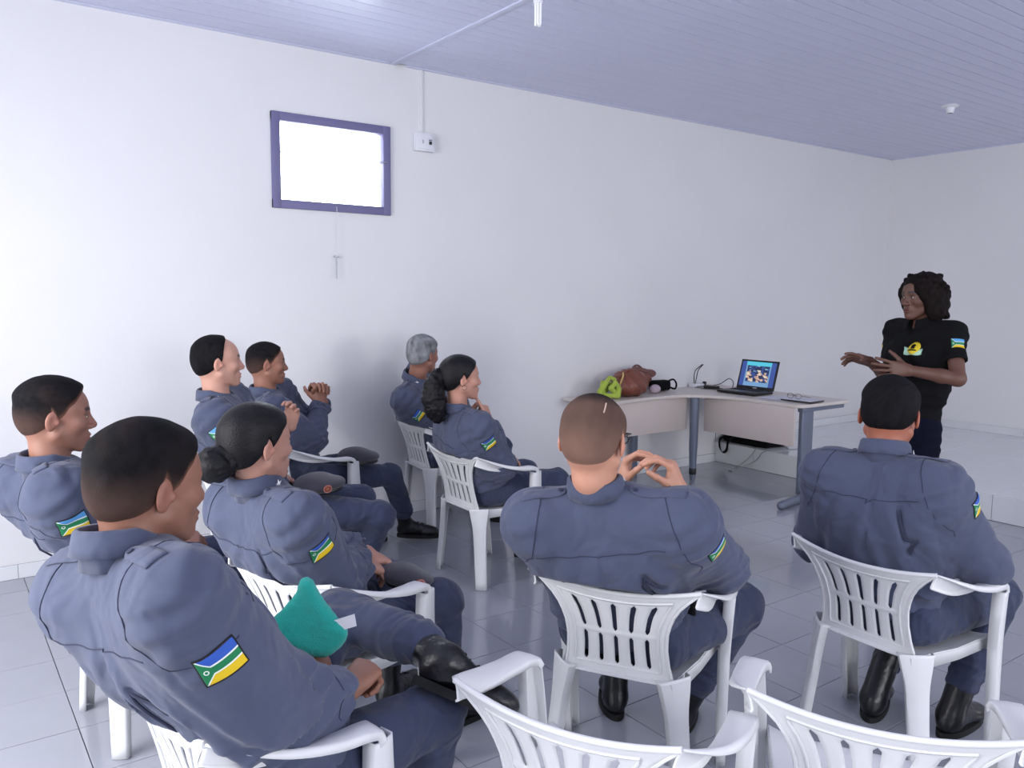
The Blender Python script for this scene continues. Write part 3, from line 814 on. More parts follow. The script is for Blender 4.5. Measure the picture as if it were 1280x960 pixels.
# ================================================================== PEOPLE
UPZ = np.array([0, 0, 1.0])
def flag_material(name, blue):
    m = bpy.data.materials.new(name); m.use_nodes = True; nt = m.node_tree; L = nt.links.new
    b = nt.nodes['Principled BSDF']; b.inputs['Roughness'].default_value = 0.7
    uv = nt.nodes.new('ShaderNodeUVMap'); sx = nt.nodes.new('ShaderNodeSeparateXYZ'); L(uv.outputs[0], sx.inputs[0])
    def M(op, a, c=None, d=None):
        n = nt.nodes.new('ShaderNodeMath'); n.operation = op
        for i, x in enumerate((a, c, d)):
            if x is None: continue
            if isinstance(x, (int, float)): n.inputs[i].default_value = x
            else: L(x, n.inputs[i])
        return n.outputs[0]
    def mix(f, a, c):
        n = nt.nodes.new('ShaderNodeMix'); n.data_type = 'RGBA'; L(f, n.inputs[0])
        for i, x in ((6, a), (7, c)):
            if isinstance(x, tuple): n.inputs[i].default_value = x
            else: L(x, n.inputs[i])
        return n.outputs[2]
    u, v = sx.outputs[0], sx.outputs[1]
    y = M('ABSOLUTE', M('SUBTRACT', v, 0.5)); bb = M('MAXIMUM', 0.12, M('MULTIPLY_ADD', u, -1.25, 0.5))
    col = mix(M('GREATER_THAN', v, 0.5), srgb(228, 192, 20), blue)
    col = mix(M('LESS_THAN', y, M('ADD', bb, 0.055)), col, srgb(226, 232, 226))
    col = mix(M('LESS_THAN', y, bb), col, srgb(18, 122, 74))
    r = M('SQRT', M('ADD', M('POWER', M('MULTIPLY', M('SUBTRACT', u, 0.17), 1.4), 2.0), M('POWER', M('SUBTRACT', v, 0.5), 2.0)))
    col = mix(M('LESS_THAN', M('ABSOLUTE', M('SUBTRACT', r, 0.07)), 0.018), col, srgb(225, 235, 228))
    e = M('MINIMUM', M('MINIMUM', u, M('SUBTRACT', 1.0, u)), M('MULTIPLY', M('MINIMUM', v, M('SUBTRACT', 1.0, v)), 0.72))
    col = mix(M('LESS_THAN', e, 0.035), col, srgb(14, 14, 18))
    L(col, b.inputs['Base Color']); return m
M_flag = flag_material('embroidered_flag', srgb(38, 84, 178))
M_flag2 = flag_material('faded_embroidered_flag', srgb(84, 156, 214))
def decal(S, name, m, parent, org, c, u, v, w, h, nu=10, nv=8, off=0.0015, th=0.0015, shape=None, raw=False):
    u = nrm(u); v = np.array(v, float); v = nrm(v-(v@u)*u)
    uv = np.array([(a, b) for a in np.linspace(0, 1, nu) for b in np.linspace(0, 1, nv)])
    if shape is not None:
        uv2 = np.array([shape(a, b) for a, b in uv])
    else: uv2 = uv
    c = project(S, np.array([c], float), 10, 0.0)[0]; n0 = grad(S, c[None], 0.012)[0]
    u = nrm(u-(u@n0)*n0); v = nrm(v-(v@n0)*n0-((v-(v@n0)*n0)@u)*u)
    P = c+0.004*n0+(uv2[:, :1]-0.5)*w*u+(uv2[:, 1:]-0.5)*h*v
    P = project(S, P, 7, off)
    F = quads_from_grid(nu, nv)
    n = grad(S, P[len(P)//2:len(P)//2+1])[0]
    a, b_, c_ = P[F[0][0]], P[F[0][1]], P[F[0][2]]
    if np.cross(b_-a, c_-a)@n < 0: F = [f[::-1] for f in F]
    o = mesh_obj(name, P-org, F, m, parent, uvs=uv)
    mo = o.modifiers.new('thickness', 'SOLIDIFY'); mo.thickness = th; mo.offset = -1
    return o
def seam(S, pts, name, parent, org, r=0.0014, m=None, off=0.0006, n=24, closed=False):
    pts = np.array(catmull(pts, max(2, n//max(1, len(pts)-1)))); P = project(S, pts, 6, off)
    mb = MB().tube((P-org).tolist(), r, 5, caps=not closed); return mb.build(name, m or M_seam_pleat, parent, auto=60)
def tri_join(parts):
    Vs, Fs, Cs = [], [], []; n = 0
    for V, F, C in parts:
        Vs.append(V); Fs.append(F+n); Cs.append(C); n += len(V)
    return np.concatenate(Vs), np.concatenate(Fs), np.concatenate(Cs)
def star_pin(parent, org, P, nrml, up, s=0.012):
    nrml = nrm(nrml); up = nrm(up-(up@nrml)*nrml); rt = np.cross(up, nrml)
    pts = []
    for k in range(10):
        a = math.pi*k/5; r = s*(1.0 if k % 2 == 0 else 0.42); pts.append((r*math.sin(a), r*math.cos(a)))
    V = [P-org+x*rt+y*up for x, y in pts]+[P-org+x*rt+y*up+nrml*0.001 for x, y in pts]+[P-org+nrml*0.0045]
    F = [(i, (i+1) % 10, 10+(i+1) % 10, 10+i) for i in range(10)]+[(10+i, 10+(i+1) % 10, 20) for i in range(10)]
    mesh_obj('rank_pin', V, F, M_pin, parent, smooth=False)

def torso_axes(J):
    t = nrm(J['neck']-J['pelvis']); s = J['SL']-J['SR']; s = nrm(s-(s@t)*t); return t, s, np.cross(s, t)
def torso_sdf(J, b, g=0.0, fem=False, hem=None, hole=True):
    """b = build factor, g = extra thickness"""
    t, s, f = torso_axes(J); pe, ne = J['pelvis'], J['neck']; L = np.linalg.norm(ne-pe)
    T = SDF(); bw = -0.018*f
    w = (0.158, 0.160, 0.182, 0.150) if not fem else (0.165, 0.145, 0.155, 0.128)
    dp = (0.108, 0.108, 0.114, 0.080) if not fem else (0.110, 0.100, 0.110, 0.074)
    st = [pe-0.02*t, pe+0.28*L*t+bw, pe+0.60*L*t+bw*0.9, ne-0.085*t-0.004*f]
    for i in range(3):
        T.u(P_ecap(st[i], st[i+1], (w[i]*b+g, dp[i]*b+g), (w[i+1]*b+g, dp[i+1]*b+g), s, f), 0.05)
    if fem: 
        for y in (-1, 1): T.u(P_ell(pe+0.66*L*t+0.075*f+y*0.07*s, (0.062+g*0.5,)*3), 0.05)
    for k in ('SL', 'SR'):
        T.u(P_cone(ne-0.046*t, J[k]+0.000*t, 0.054+g, 0.054*b+g), 0.06)
        sg = 1 if k == 'SL' else -1
        T.u(P_cone(J[k]-0.02*t-sg*0.010*s-0.016*f, pe+0.30*L*t+sg*0.110*s, 0.056*b+g, 0.062*b+g), 0.07)
        T.u(P_ell(ne-0.165*t+sg*0.085*s-0.040*f, np.array((0.095*b, 0.082*b, 0.125))+g, np.array([s, f, t])), 0.07)
    if hem is not None: T.cut(P_plane(pe+hem*t, -t), 0.01)
    if hole: T.sub(P_cone(ne-0.004*t+0.008*f, J['head'], 0.052, 0.056), 0.008)
    return T
def person(name, label, J, root_xy, head, skin=(0.30, 0.15, 0.09), hairc=(0.012, 0.010, 0.010), hair=None, b=1.0, res=0.008, hres=0.004,
           hands=None, feet=None, fem=False, outfit='uniform', seed=1, stubble=0.0, patch_R=True, patch_L=False, flagm=None, hairmat=None,
           creases=(), collar=True, neck_r=(0.056, 0.062), wr=1.0, hand_s=1.0, hem=-0.08, post_parts=None, chair=None, pdist=0.085, pang=0.0, ab=1.15, shs=1.0):
    J = {k: np.array(v, float) for k, v in J.items()}
    org = np.array([root_xy[0], root_xy[1], 0.0])
    root = empty('person', org.tolist()); tag(root, label, 'person')
    t, s, f = torso_axes(J); up = t
    polo = outfit == 'polo'
    # -------------------------------------------------- head + neck (fine)
    hd = head; S = hd.full(); hd.neck(S, J['neck']-0.03*t, *neck_r)
    lo, hi = S.bounds()
    V, F = surface_nets(S, hres); C = hd.colours(V, skin, hairc, stubble=stubble)
    parts = [(V, F, C)]
    # -------------------------------------------------- hidden body (coarse), one figure with the head and hands
    B = torso_sdf(J, b, -0.014, fem, None, False)
    for sd in ('L', 'R'):
        B.u(P_cone(J['S'+sd], J['E'+sd], 0.046*b, 0.038*b), 0.03)
        B.u(P_cone(J['E'+sd], J['W'+sd], 0.038*b, 0.026), 0.02)
        B.u(P_cone(J['H'+sd], J['K'+sd], 0.078*b, 0.052*b), 0.03)
        B.u(P_cone(J['K'+sd], J['A'+sd]*0.65+J['K'+sd]*0.35, 0.050*b, 0.040), 0.02)
    if polo:
        B = SDF()
        for sd in ('L', 'R'):
            B.u(P_cone(J['S'+sd], J['E'+sd], 0.048*b, 0.040*b), 0.03); m = J['E'+sd]*0.65+J['W'+sd]*0.35
            B.u(P_cone(J['E'+sd], m, 0.040*b, 0.038*b), 0.02); B.u(P_cone(m, J['W'+sd], 0.038*b, 0.026), 0.02)
        B.group(torso_sdf(J, b, -0.014, fem, None, False), 0.03)
        for sd in ('L', 'R'):
            B.u(P_cone(J['H'+sd], J['K'+sd], 0.078*b, 0.052*b), 0.03); B.u(P_cone(J['K'+sd], J['A'+sd], 0.052*b, 0.036), 0.02)
    if chair is not None:
        def bc(P, d):
            cx0, cy0, ca = chair; lx = math.cos(ca)*(P[:, 0]-cx0)+math.sin(ca)*(P[:, 1]-cy0); ly = -math.sin(ca)*(P[:, 0]-cx0)+math.cos(ca)*(P[:, 1]-cy0)
            tz = np.clip((P[:, 2]-0.41)/0.285, 0, 1); e = -0.180-0.085*tz+0.30*np.minimum(np.abs(ly), .27)**2*(0.6+0.4*tz)+0.065-3.0*np.maximum(P[:, 2]-0.74, 0)-lx
            d = np.maximum(d, e); return -np.minimum(-d, np.maximum(np.maximum(np.abs(lx+0.02)-0.23, np.abs(ly)-0.262), P[:, 2]-0.445))
        B.post = bc
    V, F = surface_nets(B, 0.007 if polo else 0.018)
    parts.append((V, F, np.tile(np.array(skin[:3]), (len(V), 1))))
    tips = {}
    for sd in ('L', 'R'):
        hp = (hands or {}).get(sd)
        if hp is None: continue
        Hs, tp = hand_sdf(hp.get('at', J['W'+sd]), hp['d'], hp['n'], sd == 'L', hp.get('curls', RELAX), hp.get('thumb', (0.3, 0.2)), hp.get('s', hand_s), hp.get('spread', 0.06), hp.get('out', 0.6), nrm(J['W'+sd]-J['E'+sd]), hp.get('cuff', 0.0))
        V, F = surface_nets(Hs, hp.get('res', 0.0035), 0.01)
        nz = noise3(V, 50, 5, 2)
        Ch = np.tile(np.array(skin[:3]), (len(V), 1))*(1+0.07*nz)[:, None]
        for p in tp:
            e = np.exp(-(((V-p)**2).sum(1)/0.012**2))[:, None]; Ch = Ch*(1-0.35*e)+0.35*e*np.array(skin[:3])*np.array([1.35, 1.15, 1.1])
        parts.append((V, F, Ch)); tips[sd] = tp
    V, F, C = tri_join(parts)
    np_mesh('body', V, F, M_skin, root, org, C)
    # -------------------------------------------------- eyes
    for y in (-1, 1):
        bm = bmesh.new(); bmesh.ops.create_uvsphere(bm, u_segments=12, v_segments=8, radius=1)
        M3 = hd.M
        Ve = np.array([v.co[:] for v in bm.verts]); Fe = [[v.index for v in q.verts] for q in bm.faces]; bm.free()
        A = np.array([hd.W(0.0795+0.0112*p[0], y*0.0315+0.0122*p[1], -0.001+0.0058*p[2]) for p in Ve])-org
        eo = mesh_obj('eye', A, Fe, M_eye, root)
        A = np.array([hd.W(0.0878+0.0042*p[0], y*0.0318+0.0054*p[1], -0.001+0.0052*p[2]) for p in Ve])-org
        mesh_obj('iris', A, Fe, M_iris, eo)
    # -------------------------------------------------- hair
    if hair:
        for hname, H, hr, kind in hair(hd):
            V, F = surface_nets(H, hr, 0.015)
            q = hd.loc(V); h0 = np.array(hairc[:3]); C = np.tile(h0, (len(V), 1))
            C = C*(1+0.5*noise3(q*np.array([0.5, 1.6, 1.0]), 150, seed, 2))[:, None]
            skn = np.array(skin[:3]); ln = L_BALD if getattr(hd, 'bald', False) else (L_WOMAN if fem else L_SHORT)
            edge = (1-sstep(-0.002, 0.024, q[:, 2]-np.interp(q[:, 0], *ln)))
            if kind == 'fade':
                m = sstep(0.055, -0.045, q[:, 2])*0.62
                m = np.clip(m+0.12*noise3(V, 30, seed, 2), 0, 0.85)[:, None]
                C = C*(1-m)+(np.array(skin[:3])*0.30+0.022)*m
                C = C*(1-0.8*edge[:, None])+np.array(skin[:3])*0.8*edge[:, None]
            elif kind == 'buzz':
                m = (0.45+0.50*sstep(0.065, -0.06, q[:, 2]))*sstep(0.118, 0.078, q[:, 2]+0.25*q[:, 0])
                m = np.clip(m+0.10*noise3(V, 45, seed, 2), 0, 0.9)[:, None]
                C = C*(1-m)+(np.array(skin[:3])*0.34+0.035)*m
                C = C*(1-0.8*edge[:, None])+np.array(skin[:3])*0.8*edge[:, None]
            elif kind == 'grey':
                m = np.clip(0.5+0.5*noise3(V*np.array([1, 1, .4]), 70, seed, 3), 0, 1)[:, None]
                C = C*(1-m)+np.array([0.42, 0.43, 0.46])*m
            np_mesh(hname, V, F, (hairmat or M_hair), root, org, C)
    def contact(off):
        if chair is None: return None
        cx0, cy0, ca = chair; cc, cs = math.cos(ca), math.sin(ca)
        def g(P, d):
            dx, dy = P[:, 0]-cx0, P[:, 1]-cy0; lx = cc*dx+cs*dy; ly = -cs*dx+cc*dy; z = P[:, 2]
            tz = (z-0.41)/0.285; sx0 = -0.180-0.085*np.clip(tz, 0, 1)-3.0*np.maximum(z-0.700, 0)-0.5*np.maximum(0.42-z, 0)
            sx0 = sx0+0.30*np.minimum(np.abs(ly), 0.27)**2*(0.6+0.4*np.clip(tz, 0, 1))*sstep(0.95, 0.72, z)
            e = sx0+0.022+off-lx
            d = -smin(-d, -e, 0.022)
            zs = 0.418+off+0.02*sstep(0.12, 0.25, np.abs(ly))
            bxd = np.maximum(np.maximum(np.abs(lx+0.02)-0.225, np.abs(ly)-0.262), z-zs)
            return -smin(-d, bxd, 0.012)
        return g
    # -------------------------------------------------- shirt
    rg = np.random.RandomState(seed)
    T = torso_sdf(J, b, 0.004 if not polo else 0.008, fem, hem)
    if polo: T.sub(P_cone(J['neck']+0.02*t+0.055*f, J['neck']-0.065*t+0.105*f, 0.034, 0.010), 0.006)
    SH = SDF(); SH.group(T)
    arms = {}
    for sd in ('L', 'R'):
        a, e, w = J['S'+sd], J['E'+sd], J['W'+sd]; ad = nrm(e-a); fd = nrm(w-e)
        G = SDF()
        if polo:
            q = a+(e-a)*0.66
            G.u(P_cone(a-0.008*t, q, 0.052*b, 0.062*b), 0.02); G.cut(P_plane(a+(e-a)*0.64, ad), 0.003); G.sub(P_cone(a+(e-a)*0.56, e, 0.044*b, 0.050*b), 0.003)
            SH.group(G, 0.035)
        else:
            G.u(P_cone(a-0.006*t, e, 0.059*b*math.sqrt(ab), 0.058*b*ab), 0.03)
            F2 = SDF(); F2.u(P_cone(e, w, 0.057*b*ab, 0.046), 0.03); cw = hands.get(sd, {}).get('cuff', 0.0) if hands else 0.0
            F2.cut(P_plane(w-fd*(0.012+cw), fd), 0.003); F2.sub(P_cone(w-fd*(0.040+cw), w+fd*0.05, 0.036, 0.039), 0.003)
            G.group(F2, 0.03); SH.group(G, 0.085)
        arms[sd] = (a, e, w, ad, fd)
    pe, ne = J['pelvis'], J['neck']; TL = np.linalg.norm(ne-pe)
    ph = rg.rand(8)*6.28
    amp = 0.6 if polo else 1.0
    def shirt_post(P, d):
        near = np.abs(d) < 0.035
        if not near.any(): return d
        Q = P[near]; h = (Q-pe)@t; sc = (Q-pe)@s; fc = (Q-pe)@f
        n1 = noise3(Q, 9, seed*7+1, 2); n2 = noise3(Q, 22, seed*7+2, 2)
        o = 0.0045*n1+0.0024*n2
        dz = [np.linalg.norm(Q-arms[k][1], axis=1) for k in ('L', 'R')]
        tor = sstep(0.02, 0.12, np.abs(sc) < 0.17*b)*1.0
        inb = (np.abs(sc) < 0.19*b)
        lowm = np.exp(-((h-0.10)/0.09)**2)*inb
        x = h+0.10*fc+0.05*n1+0.25*np.abs(sc)
        o += 0.0075*amp*lowm*(1-2*np.abs(np.sin(math.pi*x/0.062+ph[0]+1.2*n2)))
        drape = sstep(0.05, 0.16, h)*sstep(TL*0.98, TL*0.55, h)*inb
        xx = sc+0.35*(h-0.25)*np.sign(sc)+0.03*n1
        o += 0.0048*amp*drape*np.sin(2*math.pi*xx/0.085+ph[1]+1.5*n1)
        for i, k in enumerate(('L', 'R')):
            a, e, w, ad, fd = arms[k]
            ue = (Q-e)@ad; uf = (Q-e)@fd; de = dz[i]
            env = np.exp(-(de/0.095)**2)
            o += 0.0070*amp*env*(1-2*np.abs(np.sin(math.pi*(uf-ue)/0.060+ph[2+i]+1.6*n2)))
            da = np.linalg.norm(Q-a, axis=1); env = np.exp(-((da-0.07)/0.06)**2)
            x2 = (Q-a)@nrm(ad+0.5*t*(-1)+0.3*f)
            o += 0.0042*amp*env*np.sin(2*math.pi*x2/0.055+ph[4+i]+1.8*n2)
        d2 = d.copy(); d2[near] = d[near]-o
        return d2
    if chair is not None:
        _ct = contact(0.0); SH.post = lambda P, d: _ct(P, shirt_post(P, d))
    else: SH.post = shirt_post
    base = SH; base_post = SH.post
    cr = []
    for (side_sign, x0, x1, h0, h1) in creases:      # back pleats: (side, lateral offset top, bottom, height top, bottom)
        pts = [ne-h0*t+x0*side_sign*s-0.17*f, ne-(h0+h1)/2*t+(x0+x1)/2*side_sign*s-0.17*f, ne-h1*t+x1*side_sign*s-0.17*f]
        pts = np.array(catmull(pts, 4)); cr.append(project(base, pts, 8, 0.0))
    if cr:
        def post2(P, d, inner=base_post):
            d = inner(P, d)
            for pl in cr:
                c = pl.mean(0); nearc = np.nonzero(np.linalg.norm(P-c, axis=1) < 0.22)[0]
                if len(nearc) == 0: continue
                e = np.full(len(nearc), 1.0)
                for i in range(len(pl)-1): e = np.minimum(e, P_cone(pl[i], pl[i+1], 0.010, 0.007)[0](P[nearc]))
                d[nearc] = -smin(-d[nearc], e, 0.006)
            return d
        SH.post = post2
    V, F = surface_nets(SH, res)
    ms = M_black_cloth if polo else M_cloth_u
    shirt = np_mesh('shirt', V, F, ms, root, org)
    for pl in cr:
        MB().tube((pl-org).tolist(), [0.0012]+[0.0034]*(len(pl)-2)+[0.0012], 6).build('pleat_shade', M_seam_pleat, shirt, auto=60)  # dark strip laid in the crease to stand in for its shade
    # -------------------------------------------------- shirt details
    if not polo:
        for sd, sg in (('L', 1), ('R', -1)):
            a, e, w, ad, fd = arms[sd]
            # armhole seam
            c = a+0.004*t-sg*0.018*s; nn = nrm(sg*s*0.9+0.25*t+0.0*ad); x = nrm(np.cross(nn, f)); y = np.cross(nn, x)
            pts = [c+0.10*(math.cos(th)*x+math.sin(th)*y) for th in np.linspace(0, 2*math.pi, 13)]
            seam(SH, pts, 'armhole_seam', shirt, org, closed=False, n=40)
            # epaulet
            A0 = a+sg*0.012*s+0.09*t; B0 = ne+(a-ne)*0.40+0.09*t
            def shp(u_, v_):
                wv = 1.0-0.25*u_; cut = 1.0 if u_ < 0.86 else 1.0-(u_-0.86)/0.14*0.75
                return (u_, 0.5+(v_-0.5)*wv*cut)
            mid = (A0+B0)/2; Lx = np.linalg.norm(B0-A0)
            decal(SH, 'epaulet', M_cloth_u, root, org, mid, B0-A0, f, Lx, 0.048, 12, 6, 0.0045, 0.004, shp)
            bp = project(SH, np.array([B0+(A0-B0)*0.16]), 7, 0.006)[0]; nb = grad(SH, bp[None])[0]
            zq = Vector(nb).to_track_quat('Z', 'Y').to_matrix().to_4x4(); zq.translation = Vector(bp-org)
            MB().lathe([(0.0, 0.0), (0.0065, 0.0), (0.0068, 0.0015), (0.005, 0.0022), (0.0, 0.0018)], 12, zq).build('epaulet_button', M_seam_pleat, root)
            # cuff seam
            cw = hands.get(sd, {}).get('cuff', 0.0) if hands else 0.0
            cc = w-fd*(0.068+cw); x = nrm(np.cross(fd, UPZ+0.3)); y = np.cross(fd, x)
            pts = [cc+0.05*(math.cos(th)*x+math.sin(th)*y) for th in np.linspace(0, 2*math.pi, 9)]
            seam(SH, pts, 'cuff_seam', shirt, org, n=24)
        # yoke seam across the upper back
        pts = [ne-0.105*t+x*s-0.16*f for x in np.linspace(-0.155*b, 0.155*b, 9)]
        seam(SH, pts, 'yoke_seam', shirt, org, n=40)
        for sg, on in ((1, patch_L), (-1, patch_R)):
            if not on: continue
            sd = 'L' if sg > 0 else 'R'; a, e, w, ad, fd = arms[sd]
            ang = on if not isinstance(on, bool) else pang; psz = 1.1 if seed in (11, 12) else 1.0
            out = nrm(sg*s-(sg*s@ad)*ad); fw = nrm(f-(f@ad)*ad-(f@out)*out)
            out2 = math.cos(ang)*out-math.sin(ang)*fw; fw2 = math.cos(ang)*fw+math.sin(ang)*out
            c = a+ad*(pdist+0.015)+out2*0.07
            po = decal(SH, 'sleeve_patch', flagm or M_flag, root, org, c, fw2, -ad, 0.082*psz, 0.060*psz, 12, 9, 0.0022, 0.0018)
            po['label'] = 'embroidered flag patch in blue, green and yellow'
    # -------------------------------------------------- collar
    if collar:
        na = nrm(J['head']-ne+0.10*t); cx = ne+0.018*t+0.004*f
        sx_ = nrm(s-(s@na)*na); fx_ = np.cross(sx_, na)
        pin = None; V = []; ring = np.linspace(math.radians(14), math.radians(346), 45)
        for th in ring:
            fr = max(0.0, math.cos(th)); bk = max(0.0, -math.cos(th))
            r = (0.0675+0.004*fr)*(1.0 if not fem else 0.92)
            dr = math.cos(th)*fx_+math.sin(th)*sx_
            endp = sstep(0.95, 0.62, abs(th-math.pi)/math.pi) if False else 0
            tipm = math.exp(-((min(th, 2*math.pi-th)-0.42)/0.34)**2)
            hh = 0.036-0.014*fr; base = cx-0.012*fr*na*1.6
            dn = 0.042+0.014*tipm; ot = 0.010+0.012*tipm
            V += [base+dr*(r+0.002)-0.040*na, base+dr*(r-0.002)+hh*0.6*na, base+dr*(r+0.000)+hh*na, base+dr*(r+0.005)+(hh+0.002)*na,
                  base+dr*(r+0.010)+(hh-0.004)*na, base+dr*(r+ot+0.004)+(hh-dn*0.6)*na, base+dr*(r+ot+0.008)+(hh-dn-0.004)*na]
        V = np.array(V)
        co = mesh_obj('collar', V-org, quads_from_grid(len(ring), 7), M_black_cloth if polo else M_cloth_u, root)
        mo = co.modifiers.new('thickness', 'SOLIDIFY'); mo.thickness = 0.0022; mo.offset = 0
        if not polo:
            for k in (7, len(ring)-8):
                P = V[k*7+5]; nn = nrm(V[k*7+5]-cx-((V[k*7+5]-cx)@na)*na); star_pin(root, org, P+nn*0.003, nn, na, 0.0145)
    # -------------------------------------------------- trousers
    TR = SDF(); tt = nrm(J['pelvis']-0*t)
    TR.u(P_ecap(J['pelvis']-0.03*t-0.01*f, J['pelvis']+(0.10 if not polo else 0.03)*t, (0.155*b, 0.108*b), ((0.140 if not polo else 0.130)*b, (0.098 if not polo else 0.085)*b), s, f), 0.04)
    legs = {}
    for sd in ('L', 'R'):
        h, k, a = J['H'+sd], J['K'+sd], J['A'+sd]; G = SDF(); sh = nrm(k-a)
        bot = a+sh*(0.105 if not polo else 0.0)
        G.u(P_cone(h, k, 0.092*b, 0.067*b), 0.03); G.u(P_cone(k, bot, 0.066*b, 0.060 if not polo else 0.052), 0.025)
        TR.group(G, 0.02 if sd == 'L' else 0.008); legs[sd] = (h, k, a, sh)
    ms2 = M_jeans if polo else M_cloth_d
    def tr_post(P, d):
        near = np.abs(d) < 0.03
        if not near.any(): return d
        Q = P[near]; n1 = noise3(Q, 10, seed*5+3, 2); n2 = noise3(Q, 24, seed*5+4, 2); o = 0.004*n1+0.0018*n2
        for i, sd in enumerate(('L', 'R')):
            h, k, a, sh = legs[sd]; th = nrm(k-h); dk = np.linalg.norm(Q-k, axis=1)
            o += 0.0055*np.exp(-(dk/0.11)**2)*(1-2*np.abs(np.sin(math.pi*((Q-k)@nrm(th+sh))/0.075+ph[i]+1.4*n2)))
            dh = np.linalg.norm(Q-(h+th*0.1), axis=1)
            o += 0.0055*np.exp(-(dh/0.12)**2)*(1-2*np.abs(np.sin(math.pi*((Q-h)@nrm(th+t*0.8))/0.06+ph[2+i]+1.4*n2)))
            q2 = Q-((Q@th)[:, None]*th)*0.75; o += 0.0028*noise3(q2, 26, seed*5+9+i, 1)*np.exp(-(((Q-h)@th-0.25)/0.2)**2)
            da = np.linalg.norm(Q-(a+sh*0.14), axis=1); o += 0.005*np.exp(-(da/0.08)**2)*(1-2*np.abs(np.sin(math.pi*((Q-a)@sh)/0.045+ph[4+i]+1.5*n2)))
        d = d.copy(); d[near] -= o; return d
    TR.post = tr_post
    if chair is not None:
        _ct2 = contact(0.004); TR.post = lambda P, d: _ct2(P, tr_post(P, d))
    V, F = surface_nets(TR, res); tr = np_mesh('trousers', V, F, ms2, root, org)
    # -------------------------------------------------- boots
    for sd in ('L', 'R'):
        h, k, a, sh = legs[sd]; ff = (feet or {}).get(sd)
        if ff is None:
            u = f*0.8+(-0.15 if sd == 'R' else 0.15)*s; u[2] = 0; u = nrm(u); v = UPZ
        else: u = nrm(ff[0]); v = nrm(np.array(ff[1])-(np.array(ff[1])@u)*u)
        wv = np.cross(v, u); X = lambda x, y, z: a+x*u+y*wv+z*v; Mx = np.array([u, wv, v]); Bt = SDF()
        if not polo: Bt.u(P_cone(a+sh*0.17, X(-0.012, 0, -0.02), 0.050, 0.044), 0.02)
        Bt.u(P_ell(X(-0.022, 0, -0.048), (0.046, 0.036, 0.044), Mx), 0.02)
        Bt.u(P_cone(X(0.0, 0, -0.030), X(0.115, 0, -0.052), 0.044, 0.036), 0.025)
        Bt.u(P_ell(X(0.150, 0, -0.056), (0.052, 0.043, 0.032), Mx), 0.02)
        Bt.cut(P_plane(X(0, 0, -0.078), -v), 0.004)
        def bpost(P, d, u=u, a=a, v=v):
            return d-0.0022*np.sin(2*math.pi*((P-a)@u)/0.022)*np.exp(-((((P-a)@u-0.075)/0.03)**2))*(((P-a)@v) > -0.06)-0.0015*noise3(P, 30, 9, 2)
        Bt.post = bpost
        V, F = surface_nets(Bt, 0.007); bo = np_mesh('boot', V, F, M_boot, root, org)
        prof = []
        for th in np.linspace(0, 2*math.pi, 28, endpoint=False):
            x = 0.068+0.137*math.cos(th); y = 0.046*math.sin(th)*(1-0.16*math.cos(th+0.9)); prof.append((x, y))
        Mm = Matrix([list(u)+[0], list(wv)+[0], list(v)+[0], [0, 0, 0, 1]]).transposed(); Mm.translation = Vector(a-org)
        MB().prism(prof, -0.098, -0.076, Mm).build('sole', M_sole, bo)
        if not polo:      # laces
            mb = MB()
            for i in range(5):
                x = 0.030+i*0.018
                P = project(Bt, np.array([X(x+0.003*abs(k), 0.008*k, 0.02) for k in (-2, -1, 0, 1, 2)]), 8, 0.001)
                mb.tube((P-org).tolist(), 0.0021, 5)
            mb.build('laces', M_sole, bo)
    if post_parts: post_parts(root, org, J, dict(t=t, s=s, f=f, SH=SH, TR=TR, hd=hd, tips=tips, arms=arms, shirt=shirt))
    return root

# hair styles ------------------------------------------------------------
L_SHORT = ([-0.13, -0.085, -0.060, -0.030, -0.012, 0.004, 0.020, 0.036, 0.052, 0.066, 0.078, 0.09], [-0.075, -0.074, -0.066, -0.040, 0.020, -0.012, 0.004, 0.030, 0.044, 0.064, 0.080, 0.12])
L_BALD = ([-0.13, -0.085, -0.060, -0.030, -0.012, 0.002, 0.010, 0.016, 0.024, 0.034, 0.05], [-0.075, -0.074, -0.066, -0.040, 0.018, -0.012, 0.010, 0.050, 0.080, 0.100, 0.13])
L_WOMAN = ([-0.13, -0.085, -0.055, -0.030, -0.010, 0.006, 0.022, 0.040, 0.058, 0.070, 0.080, 0.09], [-0.082, -0.078, -0.062, -0.030, 0.022, -0.010, 0.012, 0.036, 0.050, 0.066, 0.082, 0.12])
def hair_short(top=0.012, side=0.004, kind='fade', line=L_SHORT, zt=(0.03, 0.08), nz=0.0012, hr=0.004, seed=1):
    return lambda hd: [('hair', hd.hair(line, top, side, zt, 0.02, nz, 70, seed), hr, kind)]

